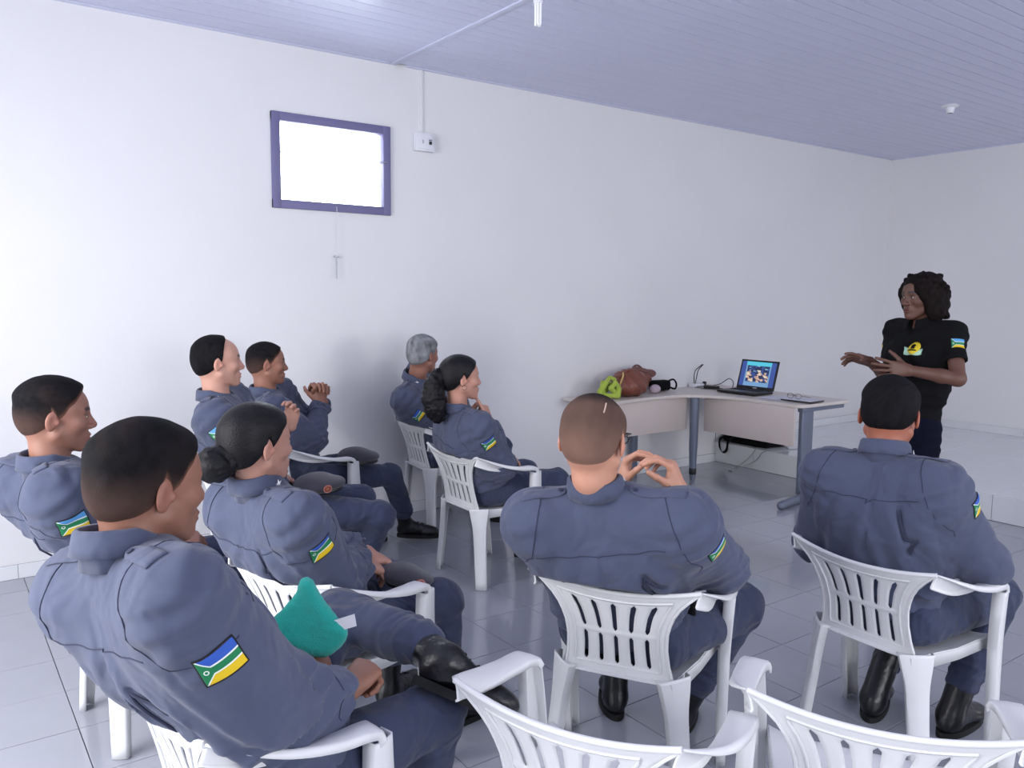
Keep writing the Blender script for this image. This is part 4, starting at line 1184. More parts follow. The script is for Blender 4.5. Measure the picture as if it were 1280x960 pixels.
POSE = {"P1": {"pelvis": [0.579, 1.673, 0.578], "neck": [0.289, 1.667, 1.06], "head": [0.347, 1.696, 1.183], "SL": [0.243, 1.831, 0.954], "SR": [0.347, 1.473, 1.025], "EL": [0.439, 1.945, 0.755], "ER": [0.48, 1.515, 0.758], "WL": [0.672, 1.837, 0.688], "WR": [0.718, 1.61, 0.687], "HL": [0.573, 1.783, 0.568], "HR": [0.552, 1.584, 0.521], "KL": [0.907, 2.064, 0.665], "KR": [0.989, 1.677, 0.526], "AL": [1.017, 1.642, 0.678], "AR": [0.967, 1.767, 0.1]}, "P2": {"pelvis": [0.572, 3.061, 0.547], "neck": [0.308, 2.981, 0.993], "head": [0.339, 2.985, 1.159], "SL": [0.235, 3.144, 0.926], "SR": [0.312, 2.801, 0.941], "EL": [0.461, 3.264, 0.789], "ER": [0.388, 2.923, 0.69], "WL": [0.691, 3.254, 0.677], "WR": [0.646, 2.881, 0.697], "HL": [0.574, 3.166, 0.52], "HR": [0.575, 2.971, 0.497], "KL": [0.996, 3.25, 0.52], "KR": [1.004, 2.95, 0.519], "AL": [0.976, 3.24, 0.1], "AR": [0.977, 2.96, 0.1]}, "P3": {"pelvis": [1.025, 2.414, 0.535], "neck": [0.777, 2.354, 0.988], "head": [0.779, 2.34, 1.123], "SL": [0.755, 2.516, 0.919], "SR": [0.834, 2.182, 0.924], "EL": [0.982, 2.559, 0.766], "ER": [0.954, 2.283, 0.698], "WL": [1.201, 2.508, 0.674], "WR": [1.152, 2.42, 0.67], "HL": [0.999, 2.508, 0.509], "HR": [1.024, 2.321, 0.502], "KL": [1.374, 2.672, 0.499], "KR": [1.428, 2.379, 0.495], "AL": [1.369, 2.663, 0.1], "AR": [1.454, 2.41, 0.098]}, "P4": {"pelvis": [1.31, 3.787, 0.574], "neck": [1.092, 3.848, 1.067], "head": [1.101, 3.831, 1.244], "SL": [1.214, 3.994, 1.043], "SR": [1.036, 3.68, 1.006], "EL": [1.303, 4.072, 0.776], "ER": [1.174, 3.564, 0.778], "WL": [1.466, 3.917, 0.895], "WR": [1.317, 3.755, 0.689], "HL": [1.359, 3.88, 0.532], "HR": [1.363, 3.688, 0.535], "KL": [1.779, 3.775, 0.513], "KR": [1.757, 3.511, 0.487], "AL": [1.719, 3.855, 0.104], "AR": [1.663, 3.646, 0.101]}, "P5": {"pelvis": [1.78, 4.46, 0.513], "neck": [1.546, 4.498, 0.996], "head": [1.554, 4.475, 1.17], "SL": [1.685, 4.64, 0.992], "SR": [1.537, 4.314, 0.938], "EL": [1.878, 4.69, 0.779], "ER": [1.756, 4.303, 0.741], "WL": [1.895, 4.484, 0.926], "WR": [1.854, 4.457, 0.922], "HL": [1.733, 4.548, 0.496], "HR": [1.823, 4.368, 0.496], "KL": [2.157, 4.618, 0.519], "KR": [2.254, 4.356, 0.472], "AL": [2.133, 4.607, 0.1], "AR": [2.441, 4.492, 0.119]}, "P6": {"pelvis": [2.781, 4.713, 0.535], "neck": [2.572, 4.617, 1.013], "head": [2.593, 4.548, 1.177], "SL": [2.699, 4.762, 1.046], "SR": [2.457, 4.531, 0.9], "EL": [2.779, 4.908, 0.809], "ER": [2.699, 4.478, 0.75], "WL": [2.974, 4.853, 0.654], "WR": [2.928, 4.534, 0.65], "HL": [2.79, 4.812, 0.505], "HR": [2.77, 4.615, 0.503], "KL": [3.219, 4.823, 0.519], "KR": [3.189, 4.524, 0.519], "AL": [3.193, 4.816, 0.1], "AR": [3.165, 4.536, 0.1]}, "P7": {"pelvis": [2.495, 3.719, 0.493], "neck": [2.276, 3.638, 0.953], "head": [2.283, 3.609, 1.126], "SL": [2.345, 3.812, 0.969], "SR": [2.306, 3.474, 0.879], "EL": [2.458, 3.941, 0.745], "ER": [2.474, 3.491, 0.649], "WL": [2.662, 3.849, 0.64], "WR": [2.467, 3.613, 0.874], "HL": [2.467, 3.814, 0.501], "HR": [2.468, 3.62, 0.498], "KL": [2.884, 3.832, 0.507], "KR": [2.876, 3.534, 0.507], "AL": [2.871, 3.824, 0.1], "AR": [2.86, 3.543, 0.1]}, "P8": {"pelvis": [1.781, 1.823, 0.485], "neck": [1.546, 1.715, 0.997], "head": [1.522, 1.704, 1.158], "SL": [1.42, 1.846, 0.906], "SR": [1.708, 1.523, 0.938], "EL": [1.674, 2.003, 0.807], "ER": [1.944, 1.581, 0.736], "WL": [1.928, 2.016, 0.908], "WR": [1.968, 1.781, 0.93], "HL": [1.709, 1.907, 0.499], "HR": [1.785, 1.71, 0.496], "KL": [2.08, 2.176, 0.545], "KR": [2.243, 1.736, 0.495], "AL": [2.034, 2.131, 0.1], "AR": [2.165, 1.91, 0.092]}, "P9": {"pelvis": [2.664, 1.441, 0.458], "neck": [2.623, 1.464, 1.025], "head": [2.671, 1.481, 1.162], "SL": [2.574, 1.645, 0.947], "SR": [2.623, 1.269, 0.959], "EL": [2.642, 1.724, 0.661], "ER": [2.765, 1.181, 0.703], "WL": [2.863, 1.575, 0.629], "WR": [2.967, 1.344, 0.633], "HL": [2.642, 1.543, 0.494], "HR": [2.643, 1.336, 0.489], "KL": [3.09, 1.573, 0.441], "KR": [3.089, 1.269, 0.504], "AL": [2.815, 1.558, 0.097], "AR": [2.926, 1.325, 0.099]}, "P10": {"pelvis": [4.265, 2.241, 0.932], "neck": [4.285, 2.229, 1.429], "head": [4.262, 2.231, 1.57], "SL": [4.282, 2.064, 1.384], "SR": [4.335, 2.394, 1.39], "EL": [4.173, 1.973, 1.162], "ER": [4.33, 2.422, 1.128], "WL": [4.023, 2.144, 1.199], "WR": [4.112, 2.406, 1.22], "HL": [4.239, 2.155, 0.883], "HR": [4.282, 2.329, 0.883], "KL": [4.217, 2.138, 0.483], "KR": [4.269, 2.35, 0.483], "AL": [4.23, 2.125, 0.092], "AR": [4.287, 2.356, 0.092]}}
def rgb(*c): return srgb(*c)[:3]
SK_TAN, SK_BROWN, SK_DARK, SK_LIGHT = rgb(176, 126, 106), rgb(140, 97, 80), rgb(98, 66, 54), rgb(196, 150, 132)
BLK = (0.008, 0.0075, 0.009)
RT = np.array([0.81, -0.587, 0.0])      # horizontal direction to the right across the room as the photographer stands
def beret(name, label, c, rz, tilt, badge=True, s=1.0, group='berets resting on laps'):
    root = empty(name, (c[0], c[1], c[2])); tag(root, label, 'beret', group)
    f = frame(rz, tilt); S = SDF()
    S.u(P_ell((0, 0, 0.036), np.array((0.125, 0.105, 0.040))*s, f), 0.02); S.u(P_ell(-0.03*f[0]+np.array([0, 0, 0.052]), np.array((0.075, 0.075, 0.035))*s, f), 0.04)
    S.cut(P_plane((0, 0, 0.004), -f[2]), 0.01)
    S.post = lambda P, d: d-0.0045*noise3(P, 22, 4, 2)
    V, F = surface_nets(S, 0.006); cr = np_mesh('crown', V, F, M_beret, root, (0, 0, 0))
    pts = [0.106*math.cos(a)*s*f[0]+0.088*s*math.sin(a)*f[1]+0.010*f[2] for a in np.linspace(0, 2*math.pi, 28)]
    MB().tube([tuple(p) for p in pts], 0.0085, 6, caps=False).build('leather_band', M_dark, root, auto=60)
    if badge:
        p = project(S, np.array([0.085*s*(0.2*f[0]-1.0*f[1])+0.035*f[2]]), 8, 0.001)[0]; n = grad(S, p[None])[0]
        q = Vector(n).to_track_quat('Z', 'Y').to_matrix().to_4x4(); q.translation = Vector(p)
        b = MB().lathe([(0, 0.0), (0.021, 0.0), (0.021, 0.0025), (0.0165, 0.004), (0, 0.004)], 22, q).build('badge', mat('badge_red', srgb(150, 70, 58), 0.5), root)
        MB().lathe([(0.0165, 0.0038), (0.0200, 0.0045), (0.0200, 0.003)], 22, q).build('badge_ring', mat('badge_rose', srgb(196, 150, 138), 0.5), b)
        MB().lathe([(0.0, 0.004), (0.0075, 0.0045), (0.0, 0.0065)], 14, q).build('badge_centre', mat('badge_brass', srgb(170, 130, 90), 0.4, metal=0.5), b)
    return root

CHP = {k: (x, y, a) for k, x, y, a, _l in chairs}
# ---- P1 nearest on the left
hd = Head(POSE['P1']['head'], frame(0.30, -0.08), 1.03, jaw=1.02)
person('P1', 'man in grey-blue uniform nearest on the left, legs crossed, teal cloth in his lap', POSE['P1'], (0.602, 1.773), hd, chair=CHP['P1'], skin=SK_BROWN, hairc=BLK,
       hair=hair_short(0.015, 0.005, hr=0.003), b=1.10, ab=1.22, res=0.0055, hres=0.0026, seed=11, stubble=0.12,
       hands=dict(R=dict(d=(0.80, 0.45, 0.15), n=(-0.45, -0.35, 0.85), curls=FIST, thumb=(0.7, 0.6), res=0.0028),
                  L=dict(d=(0.80, -0.50, -0.20), n=(0.15, -0.1, 0.98), curls=[(0.2, 0.2, 0.2), (0.7, 0.8, 0.3), (0.8, 0.8, 0.4), (0.9, 0.8, 0.4)], thumb=(0.2, 0.2), res=0.0028)),
       feet=dict(L=((0.74, -0.56, -0.40), (0.30, 0.30, 0.90))), creases=((-1, 0.050, 0.075, 0.19, 0.31), (-1, 0.052, 0.115, 0.19, 0.25)), pang=0.45)
# ---- P2 left edge
hd = Head(POSE['P2']['head'], frame(-0.10, -0.05), 1.0, jaw=1.04, nose=1.1)
person('P2', 'officer in grey-blue uniform at the left edge, in profile, with thick dark hair', POSE['P2'], (0.636, 3.1), hd, chair=CHP['P2'], skin=rgb(150, 106, 90), hairc=BLK,
       hair=hair_short(0.017, 0.005, hr=0.0036, seed=3), b=1.16, ab=1.2, pdist=0.025, pang=0.2, res=0.0075, hres=0.0034, seed=12, stubble=0.15, flagm=M_flag2,
       hands=dict(R=dict(d=(0.95, -0.15, 0.1), n=(0.1, -0.5, 0.85), curls=FIST, thumb=(0.6, 0.5), cuff=0.09, res=0.0035)),
       creases=((-1, 0.10, 0.12, 0.12, 0.32),))
# ---- P3 woman with bun
def hair_bun(hd):
    H = hd.hair(L_WOMAN, 0.012, 0.010, (0.02, 0.07), 0.014, 0.0)
    Bn = SDF(); c = hd.W(-0.140, 0.010, -0.048); a = -hd.M[0]*0.9-hd.M[2]*0.25; a = nrm(a); u = nrm(np.cross(a, hd.M[2])); v = np.cross(a, u)
    Bn.u(P_ell(c, (0.052, 0.058, 0.048), hd.M), 0.01); Bn.u(P_cone(hd.W(-0.10, 0, -0.01), hd.W(-0.135, 0.005, -0.022), 0.030, 0.026), 0.015)
    for k in range(26):
        th = k*0.62; r = 0.030+0.010*math.sin(k*2.1); q = c+r*(math.cos(th)*u+math.sin(th)*v)+a*(0.018-0.0026*k+0.012*math.cos(k))
        q2 = c+(r+0.004)*(math.cos(th+0.62)*u+math.sin(th+0.62)*v)+a*(0.016-0.0026*k)
        Bn.u(P_cone(q, q2, 0.017, 0.013), 0.003)
    Bn.post = lambda P, d: d-0.0024*noise3(P, 150, 8, 2)
    return [('hair', H, 0.0035, 'plain'), ('hair_bun', Bn, 0.0034, 'plain')]
hd = Head(POSE['P3']['head'], frame(0.22, 0.0), 0.97, jaw=0.93, nose=0.95, female=True)
person('P3', 'woman in grey-blue uniform with black hair in a braided bun', POSE['P3'], (1.074, 2.443), hd, chair=CHP['P3'], skin=rgb(180, 134, 118), hairc=BLK,
       hair=hair_bun, b=1.04, ab=1.05, pdist=0.045, pang=0.2, res=0.0065, hres=0.003, seed=13, fem=True, hairmat=M_hair_slick, neck_r=(0.050, 0.056),
       hands=dict(R=dict(d=(0.80, 0.30, -0.45), n=(0.35, -0.3, 0.88), curls=RELAX, s=0.9, res=0.003), L=dict(d=(0.7, -0.4, -0.4), n=(0.3, 0.2, 0.9), curls=RELAX, s=0.9)),
       creases=((-1, 0.10, 0.11, 0.10, 0.26),))
# ---- P4 balding man
hd = Head(POSE['P4']['head'], frame(-0.12, 0.02), 0.99, jaw=1.0, nose=1.1); hd.bald = True
person('P4', 'balding officer sitting upright in front of the man with clasped hands, in profile', POSE['P4'], (1.297, 3.824), hd, chair=CHP['P4'], skin=rgb(196, 148, 130), hairc=BLK,
       hair=hair_short(0.010, 0.006, 'plain', L_BALD, hr=0.004), b=1.1, pdist=0.06, res=0.009, hres=0.0038, seed=14, flagm=M_flag2,
       hands=dict(L=dict(d=(0.1, -0.3, 0.95), n=(0.6, 0.6, 0.1), curls=[(0.5, 0.8, 0.5)]*4, res=0.004), R=dict(d=(0.9, 0.3, -0.2), n=(0.1, -0.2, 0.95), res=0.005)))
# ---- P5 clasped hands
hd = Head(POSE['P5']['head'], frame(-0.2, -0.02), 0.97, jaw=1.0, nose=1.12)
CL = [(1.0, 1.15, 0.5), (1.05, 1.15, 0.5), (1.1, 1.15, 0.5), (1.15, 1.15, 0.5)]
W5 = np.array(POSE['P5']['WR'])
person('P5', 'young officer with cropped hair by the wall, hands clasped in front of his chin', POSE['P5'], (1.8, 4.45), hd, chair=CHP['P5'], skin=rgb(150, 104, 86), hairc=BLK,
       hair=hair_short(0.009, 0.003, 'fade', hr=0.004, seed=5), b=0.98, res=0.009, hres=0.004, seed=15,
       hands=dict(R=dict(d=(0.10, 0.25, 0.95), n=(0.15, -0.98, 0.25), curls=CL, thumb=(0.3, 0.5), res=0.0034, s=1.05), L=dict(at=W5+np.array([0.022, 0.058, 0.006]), d=(0.05, -0.22, 0.95), n=(0.10, 0.98, 0.25), curls=CL, thumb=(0.3, 0.5), res=0.0034, s=1.05)),
       patch_R=False)
# ---- P6 grey hair
hd = Head(POSE['P6']['head'], frame(0.30, -0.05), 1.0)
person('P6', 'grey-haired officer by the wall, half hidden behind the woman with the ponytail', POSE['P6'], (2.84, 4.71), hd, chair=CHP['P6'], skin=rgb(150, 104, 88), hairc=(0.05, 0.05, 0.055),
       hair=hair_short(0.016, 0.009, 'grey', hr=0.004, seed=6), b=1.12, res=0.009, hres=0.004, seed=16,
       hands=dict(R=dict(d=(0.9, 0.2, -0.2), n=(0.1, -0.2, 0.95), res=0.006)))
# ---- P7 ponytail
def hair_pony(hd):
    H = hd.hair(L_WOMAN, 0.012, 0.011, (0.02, 0.07), 0.014, 0.0)
    Pt = SDF(); rg = np.random.RandomState(4)
    Pt.u(P_cone(hd.W(-0.085, 0, 0.030), hd.W(-0.135, -0.005, 0.02), 0.022, 0.028), 0.01)
    path = [(-0.135, -0.005, 0.015), (-0.158, -0.008, -0.045), (-0.158, -0.010, -0.105), (-0.150, -0.012, -0.165), (-0.140, -0.012, -0.205)]
    rr = [0.036, 0.050, 0.058, 0.052, 0.034]
    for i in range(4): Pt.u(P_cone(hd.W(*path[i]), hd.W(*path[i+1]), rr[i], rr[i+1]), 0.02)
    for k in range(46):
        t = rg.rand()*4; i = int(min(t, 3.999)); a = t-i; c = np.array(path[i])*(1-a)+np.array(path[i+1])*a; r = rr[i]*(1-a)+rr[i+1]*a
        th = rg.rand()*6.28; q = c+np.array([math.cos(th)*r*0.9, math.sin(th)*r*0.9, rg.uniform(-.01, .01)])
        Pt.u(P_ell(hd.W(*q), (0.016, 0.016, 0.020), hd.M), 0.004)
    Pt.post = lambda P, d: d-0.0075*noise3(P, 80, 5, 2)
    return [('hair', H, 0.004, 'plain'), ('ponytail', Pt, 0.0042, 'plain')]
def glassy(): pass
hd = Head(POSE['P7']['head'], frame(-0.22, 0.0), 0.97, jaw=0.98, nose=0.95, female=True)
def p7_extra(root, org, J, c):
    p = c['hd'].W(-0.012, -0.091, -0.045)-org
    MB().tube([tuple(p+0.012*(math.cos(a)*c['hd'].M[0]+math.sin(a)*c['hd'].M[2])) for a in np.linspace(0, 6.28, 18)], 0.0012, 5).build('hoop_earring', M_dark, root)
person('P7', 'woman in grey-blue uniform with a curly black ponytail, finger on her chin', POSE['P7'], (2.525, 3.697), hd, chair=CHP['P7'], skin=rgb(190, 140, 122), hairc=BLK,
       hair=hair_pony, b=1.12, ab=1.12, pdist=0.055, pang=0.15, res=0.008, hres=0.0036, seed=17, fem=True, hairmat=M_hair_slick, neck_r=(0.050, 0.058),
       hands=dict(R=dict(d=(-0.30, 0.10, 0.95), n=(0.55, -0.8, 0.2), curls=[(0.15, 0.1, 0.1), (0.9, 1.2, 0.5), (1.0, 1.2, 0.5), (1.1, 1.2, 0.5)], thumb=(0.3, 0.4), s=0.95, res=0.0032), L=dict(d=(0.9, -0.2, -0.2), n=(0.1, 0.2, 0.95), res=0.006)),
       post_parts=p7_extra)
# ---- P8 glasses
def p8_extra(root, org, J, c):
    h = c['hd']; mb = MB()
    for y in (-1, 1): mb.tube([tuple(h.W(-0.010, y*0.083, 0.012)-org), tuple(h.W(0.03, y*0.078, 0.014)-org), tuple(h.W(0.085, y*0.070, 0.014)-org)], 0.0022, 6)
    mb.tube([tuple(h.W(0.098, y, 0.014)-org) for y in np.linspace(-0.070, 0.070, 9)], 0.0022, 6)
    for y in (-1, 1): mb.tube([tuple(h.W(0.099, y*0.036+0.026*math.cos(a), -0.002+0.018*math.sin(a))-org) for a in np.linspace(0, 6.283, 18)], 0.0016, 5)
    mb.build('glasses', M_dark, root)
    p = h.W(-0.055, -0.045, 0.098)-org; q = h.W(-0.078, -0.045, 0.072)-org
    PQ = project(c['hd'].skull(), np.array([p+org, (p+q)/2+org, q+org]), 6, 0.0068)-org
    MB().tube(PQ.tolist(), 0.0022, 6).build('scar', mat('pale_scar', srgb(205, 176, 160), 0.6), root)
    S = SDF(); t, s, f = c['t'], c['s'], c['f']; pe = J['pelvis']
    S.u(P_box(pe-0.205*s+0.055*f+0.055*t, (0.050, 0.022, 0.075), [f, s, t], 0.012), 0.02)
    S.u(P_box(pe-0.205*s+0.080*f-0.03*t, (0.030, 0.020, 0.06), [nrm(f-0.3*t), s, nrm(t+0.3*f)], 0.012), 0.02)
    S.post = lambda P, d: d-0.004*noise3(P, 40, 3, 2)
    V, F = surface_nets(S, 0.006); np_mesh('holster', V, F, M_black_cloth, root, org)
    pts = [pe+0.02*t+0.178*math.cos(a)*s+0.130*math.sin(a)*f for a in np.linspace(0, 6.283, 40)]
    mb = MB(); V = []
    for P in pts: V += [P-0.022*t-org, P+0.022*t-org]
    mesh_obj('belt', V, quads_from_grid(len(pts), 2), M_black_cloth, root).modifiers.new('thickness', 'SOLIDIFY').thickness = 0.004
hd = Head(POSE['P8']['head'], frame(0.50, -0.10), 1.06, jaw=1.0, wide=1.04)
person('P8', 'officer with glasses seen from behind with closely shaved hair, both hands raised', POSE['P8'], (1.824, 1.831), hd, chair=CHP['P8'], skin=rgb(198, 144, 120), hairc=(0.016, 0.014, 0.014),
       hair=hair_short(0.006, 0.0035, 'buzz', hr=0.003, nz=0.0006, seed=8), b=1.17, ab=1.15, res=0.0055, hres=0.0028, seed=18,
       hands=dict(R=dict(d=(-0.25, 0.20, 0.95), n=(0.55, -0.75, 0.15), curls=[(0.8, 0.7, 0.3), (0.9, 0.7, 0.3), (1.0, 0.8, 0.4), (1.1, 0.8, 0.4)], thumb=(0.1, 0.25), res=0.0026, cuff=0.05, s=1.05),
                  L=dict(d=(0.15, -0.15, 0.95), n=(-0.55, 0.75, 0.1), curls=[(0.7, 0.7, 0.3), (0.8, 0.7, 0.3), (0.9, 0.8, 0.4), (1.0, 0.8, 0.4)], thumb=(0.1, 0.25), res=0.003, s=1.05)),
       creases=((-1, 0.115, 0.112, 0.19, 0.30), (-1, 0.116, 0.165, 0.19, 0.27)), pang=0.8, pdist=0.07, post_parts=p8_extra)
# ---- P9 right
hd = Head(POSE['P9']['head'], frame(0.36, -0.32), 1.05, jaw=1.0, wide=1.05)
person('P9', 'officer seated furthest right, seen from behind, leaning forward with very dark hair', POSE['P9'], (2.704, 1.432), hd, chair=CHP['P9'], skin=rgb(160, 96, 74), hairc=BLK,
       hair=hair_short(0.014, 0.006, 'plain', hr=0.0032, seed=9), b=1.06, ab=1.2, res=0.006, hres=0.003, seed=19,
       hands=dict(R=dict(d=(0.8, 0.5, -0.2), n=(0.2, -0.3, 0.9), curls=RELAX, res=0.004), L=dict(d=(0.9, -0.3, -0.2), n=(0.1, 0.2, 0.95), res=0.006)),
       creases=((-1, 0.105, 0.150, 0.13, 0.30),), pdist=0.06)
# ---- P10 standing presenter
def hair_curly(hd):
    E = SDF(); rg = np.random.RandomState(12)
    E.u(hd.ell((-0.022, 0, 0.034), (0.112, 0.098, 0.098)), 0.02)
    for y in (-1, 1):
        E.u(hd.ell((-0.020, y*0.080, -0.045), (0.062, 0.040, 0.085)), 0.03)
        E.u(hd.ell((0.030, y*0.078, 0.020), (0.040, 0.028, 0.055)), 0.03)
    E.u(hd.ell((-0.075, 0, -0.045), (0.058, 0.100, 0.095)), 0.03)
    for k in range(90):
        z = rg.uniform(-0.13, 0.11); th = rg.uniform(0.55, 5.73) if z > 0.02 else rg.uniform(1.35, 4.93); r = 0.105 if z > -0.02 else 0.10
        r *= math.sqrt(max(0.15, 1-max(0, z/0.135)**2)); E.u(hd.ell((-0.022+r*1.05*math.cos(th), r*math.sin(th), z), (0.020, 0.020, 0.020)), 0.006)
    E.sub(hd.ell((0.105, -0.006, -0.038), (0.085, 0.060, 0.105)), 0.012); E.sub(hd.ell((0.03, 0, -0.14), (0.06, 0.05, 0.06)), 0.01)
    E.post = lambda P, d: d-0.0055*noise3(P, 85, 6, 2)
    return [('hair', E, 0.0042, 'plain')]
def p10_extra(root, org, J, c):
    t, s, f, S = c['t'], c['s'], c['f'], c['SH']
    ce = J['neck']-0.115*t+0.060*s+0.16*f
    ya = mat('badge_yellow', srgb(226, 200, 40), 0.6); gr = mat('badge_green_white', srgb(176, 214, 190), 0.6)
    disc = lambda a, b: (0.5+0.5*math.cos(2*math.pi*a)*b, 0.5+0.5*math.sin(2*math.pi*a)*b)
    def shield(a, b):
        x, y = math.cos(2*math.pi*a), math.sin(2*math.pi*a); k = 1.0/max(abs(x), abs(y)*1.0, 1e-6); x, y = x*k, y*k
        if y < -0.2: x *= max(0.15, 1-((-y-0.2)/0.8)**2*0.75)
        return (0.5+0.5*x*b, 0.5+0.5*y*b)
    e = decal(S, 'chest_emblem', gr, root, org, ce-0.030*t, -s, t, 0.130, 0.052, 22, 5, 0.002, 0.002, lambda a, b: (a, 0.5+(b-0.5)*(0.75+0.25*math.cos(6.28*a))-0.35*math.sin(math.pi*a)+0.3))
    e['label'] = 'round embroidered emblem in yellow, green and white'
    decal(S, 'emblem_shield', ya, e, org, ce+0.008*t, -s, t, 0.080, 0.088, 26, 5, 0.0045, 0.002, disc)
    decal(S, 'emblem_figure', M_black_cloth, e, org, ce+0.026*t, -s, t, 0.024, 0.022, 16, 4, 0.0070, 0.0012, disc)
    decal(S, 'emblem_figure', M_black_cloth, e, org, ce+0.004*t, -s, t, 0.026, 0.012, 16, 4, 0.0070, 0.0012, disc)
    decal(S, 'emblem_figure', M_black_cloth, e, org, ce-0.014*t, -s, t, 0.052, 0.007, 8, 3, 0.0070, 0.0012)
    a, el, w, ad, fd = c['arms']['L']; out = nrm(s-(s@ad)*ad+0.75*f)
    po = decal(S, 'sleeve_patch', M_flag2, root, org, a+ad*0.075+out*0.07, nrm(np.cross(out, ad)), -ad, 0.075, 0.052, 12, 9, 0.0022, 0.0018); po['label'] = 'small flag patch in blue, white, green and yellow'
    a, el, w, ad, fd = c['arms']['R']; out = nrm(-s-(-s@ad)*ad+0.9*f)
    decal(S, 'sleeve_lettering', ya, root, org, a+ad*0.10+out*0.07, nrm(np.cross(ad, out)), -ad, 0.05, 0.009, 6, 3, 0.002, 0.0012)
hd = Head(POSE['P10']['head'], frame(2.80, -0.06), 0.98, jaw=1.0, nose=1.05, female=True)
person('P10', 'woman presenter standing in a black polo shirt and dark jeans, curly dark hair', POSE['P10'], (4.26, 2.24), hd, SK_DARK, (0.010, 0.007, 0.007),
       hair_curly, b=0.90, ab=1.0, res=0.008, hres=0.0034, seed=20, fem=True, outfit='polo', patch_L=-0.75, patch_R=False, hem=-0.10, neck_r=(0.048, 0.054),
       hands=dict(L=dict(d=(-0.80, 0.55, 0.10), n=(-0.55, -0.8, 0.1), curls=[(0.2, 0.25, 0.15), (0.25, 0.3, 0.2), (0.35, 0.35, 0.2), (0.4, 0.35, 0.2)], thumb=(0.1, 0.1), spread=0.16, out=0.9, s=0.95, res=0.0034),
                  R=dict(d=(-0.75, 0.50, 0.25), n=(0.25, 0.40, 0.85), curls=[(0.15, 0.2, 0.1), (0.3, 0.3, 0.2), (0.45, 0.4, 0.2), (0.5, 0.4, 0.2)], thumb=(0.1, 0.1), spread=0.12, s=0.95, res=0.0036)),
       feet=dict(L=((-0.97, 0.2, 0), (0, 0, 1)), R=((-0.9, 0.4, 0), (0, 0, 1))), post_parts=p10_extra)

# ================================================================== TABLE AND THINGS ON IT
ZT = 0.74
tb = empty('corner_desk', (5.1, 4.4, 0)); tag(tb, 'pale L-shaped corner desk with cream front panels and a grey round leg', 'desk')
TO = Vector((5.1, 4.4, 0))
def curve(a, b, c, n): return [tuple((1-t)**2*np.array(a)+2*t*(1-t)*np.array(b)+t*t*np.array(c)) for t in np.linspace(0, 1, n)]
outline = [(4.16, 5.055)]+curve((4.18, 4.95), (4.24, 4.64), (4.36, 4.61), 6)+curve((4.55, 4.655), (4.95, 4.70), (5.16, 4.64), 6)+curve((5.20, 4.62), (5.36, 4.50), (5.395, 4.20), 6)+[(5.40, 3.95)]+curve((5.40, 3.74), (5.41, 3.70), (5.50, 3.695), 4)+[(5.98, 3.685)]+curve((6.02, 3.685), (6.045, 3.69), (6.045, 3.74), 4)+[(6.045, 5.055)]
poly = [(x-TO.x, y-TO.y) for x, y in outline]
bm = bmesh.new(); vs = [bm.verts.new((x, y, ZT-0.026)) for x, y in poly]; fc = bm.faces.new(vs); bm.normal_update()
if fc.normal.z < 0: fc.normal_flip()
r = bmesh.ops.extrude_face_region(bm, geom=[fc]); bmesh.ops.translate(bm, vec=(0, 0, 0.026), verts=[v for v in r['geom'] if isinstance(v, bmesh.types.BMVert)])
bmesh.ops.recalc_face_normals(bm, faces=bm.faces[:])
me = bpy.data.meshes.new('desk_top'); bm.to_mesh(me); bm.free(); me.materials.append(M_desk_top); dt = bpy.data.objects.new('desk_top', me); link(dt, tb)
bv = dt.modifiers.new('bevel', 'BEVEL'); bv.width = 0.006; bv.segments = 3; bv.limit_method = 'ANGLE'
def tbox(name, lo, hi, m, bev=0.002): return MB().box(Vector(lo)-TO, Vector(hi)-TO, bev).build(name, m, tb)
tbox('front_panel', (4.40, 4.690, 0.435), (5.24, 4.708, ZT-0.027), M_desk)
tbox('front_panel', (5.385-0.0, 3.74, 0.415), (5.403, 4.63, ZT-0.027), M_desk)
tbox('end_panel', (4.40, 4.72, 0.435), (4.418, 5.04, ZT-0.027), M_desk)
z = lambda x, y: Matrix.Translation(Vector((x, y, 0))-TO)
MB().lathe([(0.012, 0.0), (0.020, 0.004), (0.020, 0.018), (0.026, 0.022), (0.028, 0.07), (0.036, 0.30), (0.038, 0.60), (0.040, ZT-0.028)], 24, z(5.275, 4.64)).build('leg', M_desk_leg, tb)
MB().lathe([(0.029, 0.05), (0.031, 0.055), (0.031, 0.10), (0.029, 0.105)], 24, z(5.275, 4.64)).build('leg_collar', M_dark, tb)
MB().box(Vector((4.90, 4.985, 0.0))-TO, Vector((4.96, 5.03, ZT-0.027))-TO, 0.004).build('leg', M_desk_leg, tb)
ml = MB().box(Vector((5.46, 3.715, 0.03))-TO, Vector((5.60, 3.755, ZT-0.027))-TO, 0.008)
ml.box(Vector((5.45, 3.71, ZT-0.06))-TO, Vector((6.0, 3.76, ZT-0.027))-TO, 0.004).build('leg', M_desk_leg, tb)
S = SDF(); S.u(P_cone((5.07, 3.60, 0.03), (5.95, 3.735, 0.045), 0.032, 0.034), 0.01); S.cut(P_plane((0, 0, 0.001), (0, 0, -1)), 0.003)
V, F = surface_nets(S, 0.01); np_mesh('foot_beam', V, F, M_desk_leg, tb, tuple(TO))

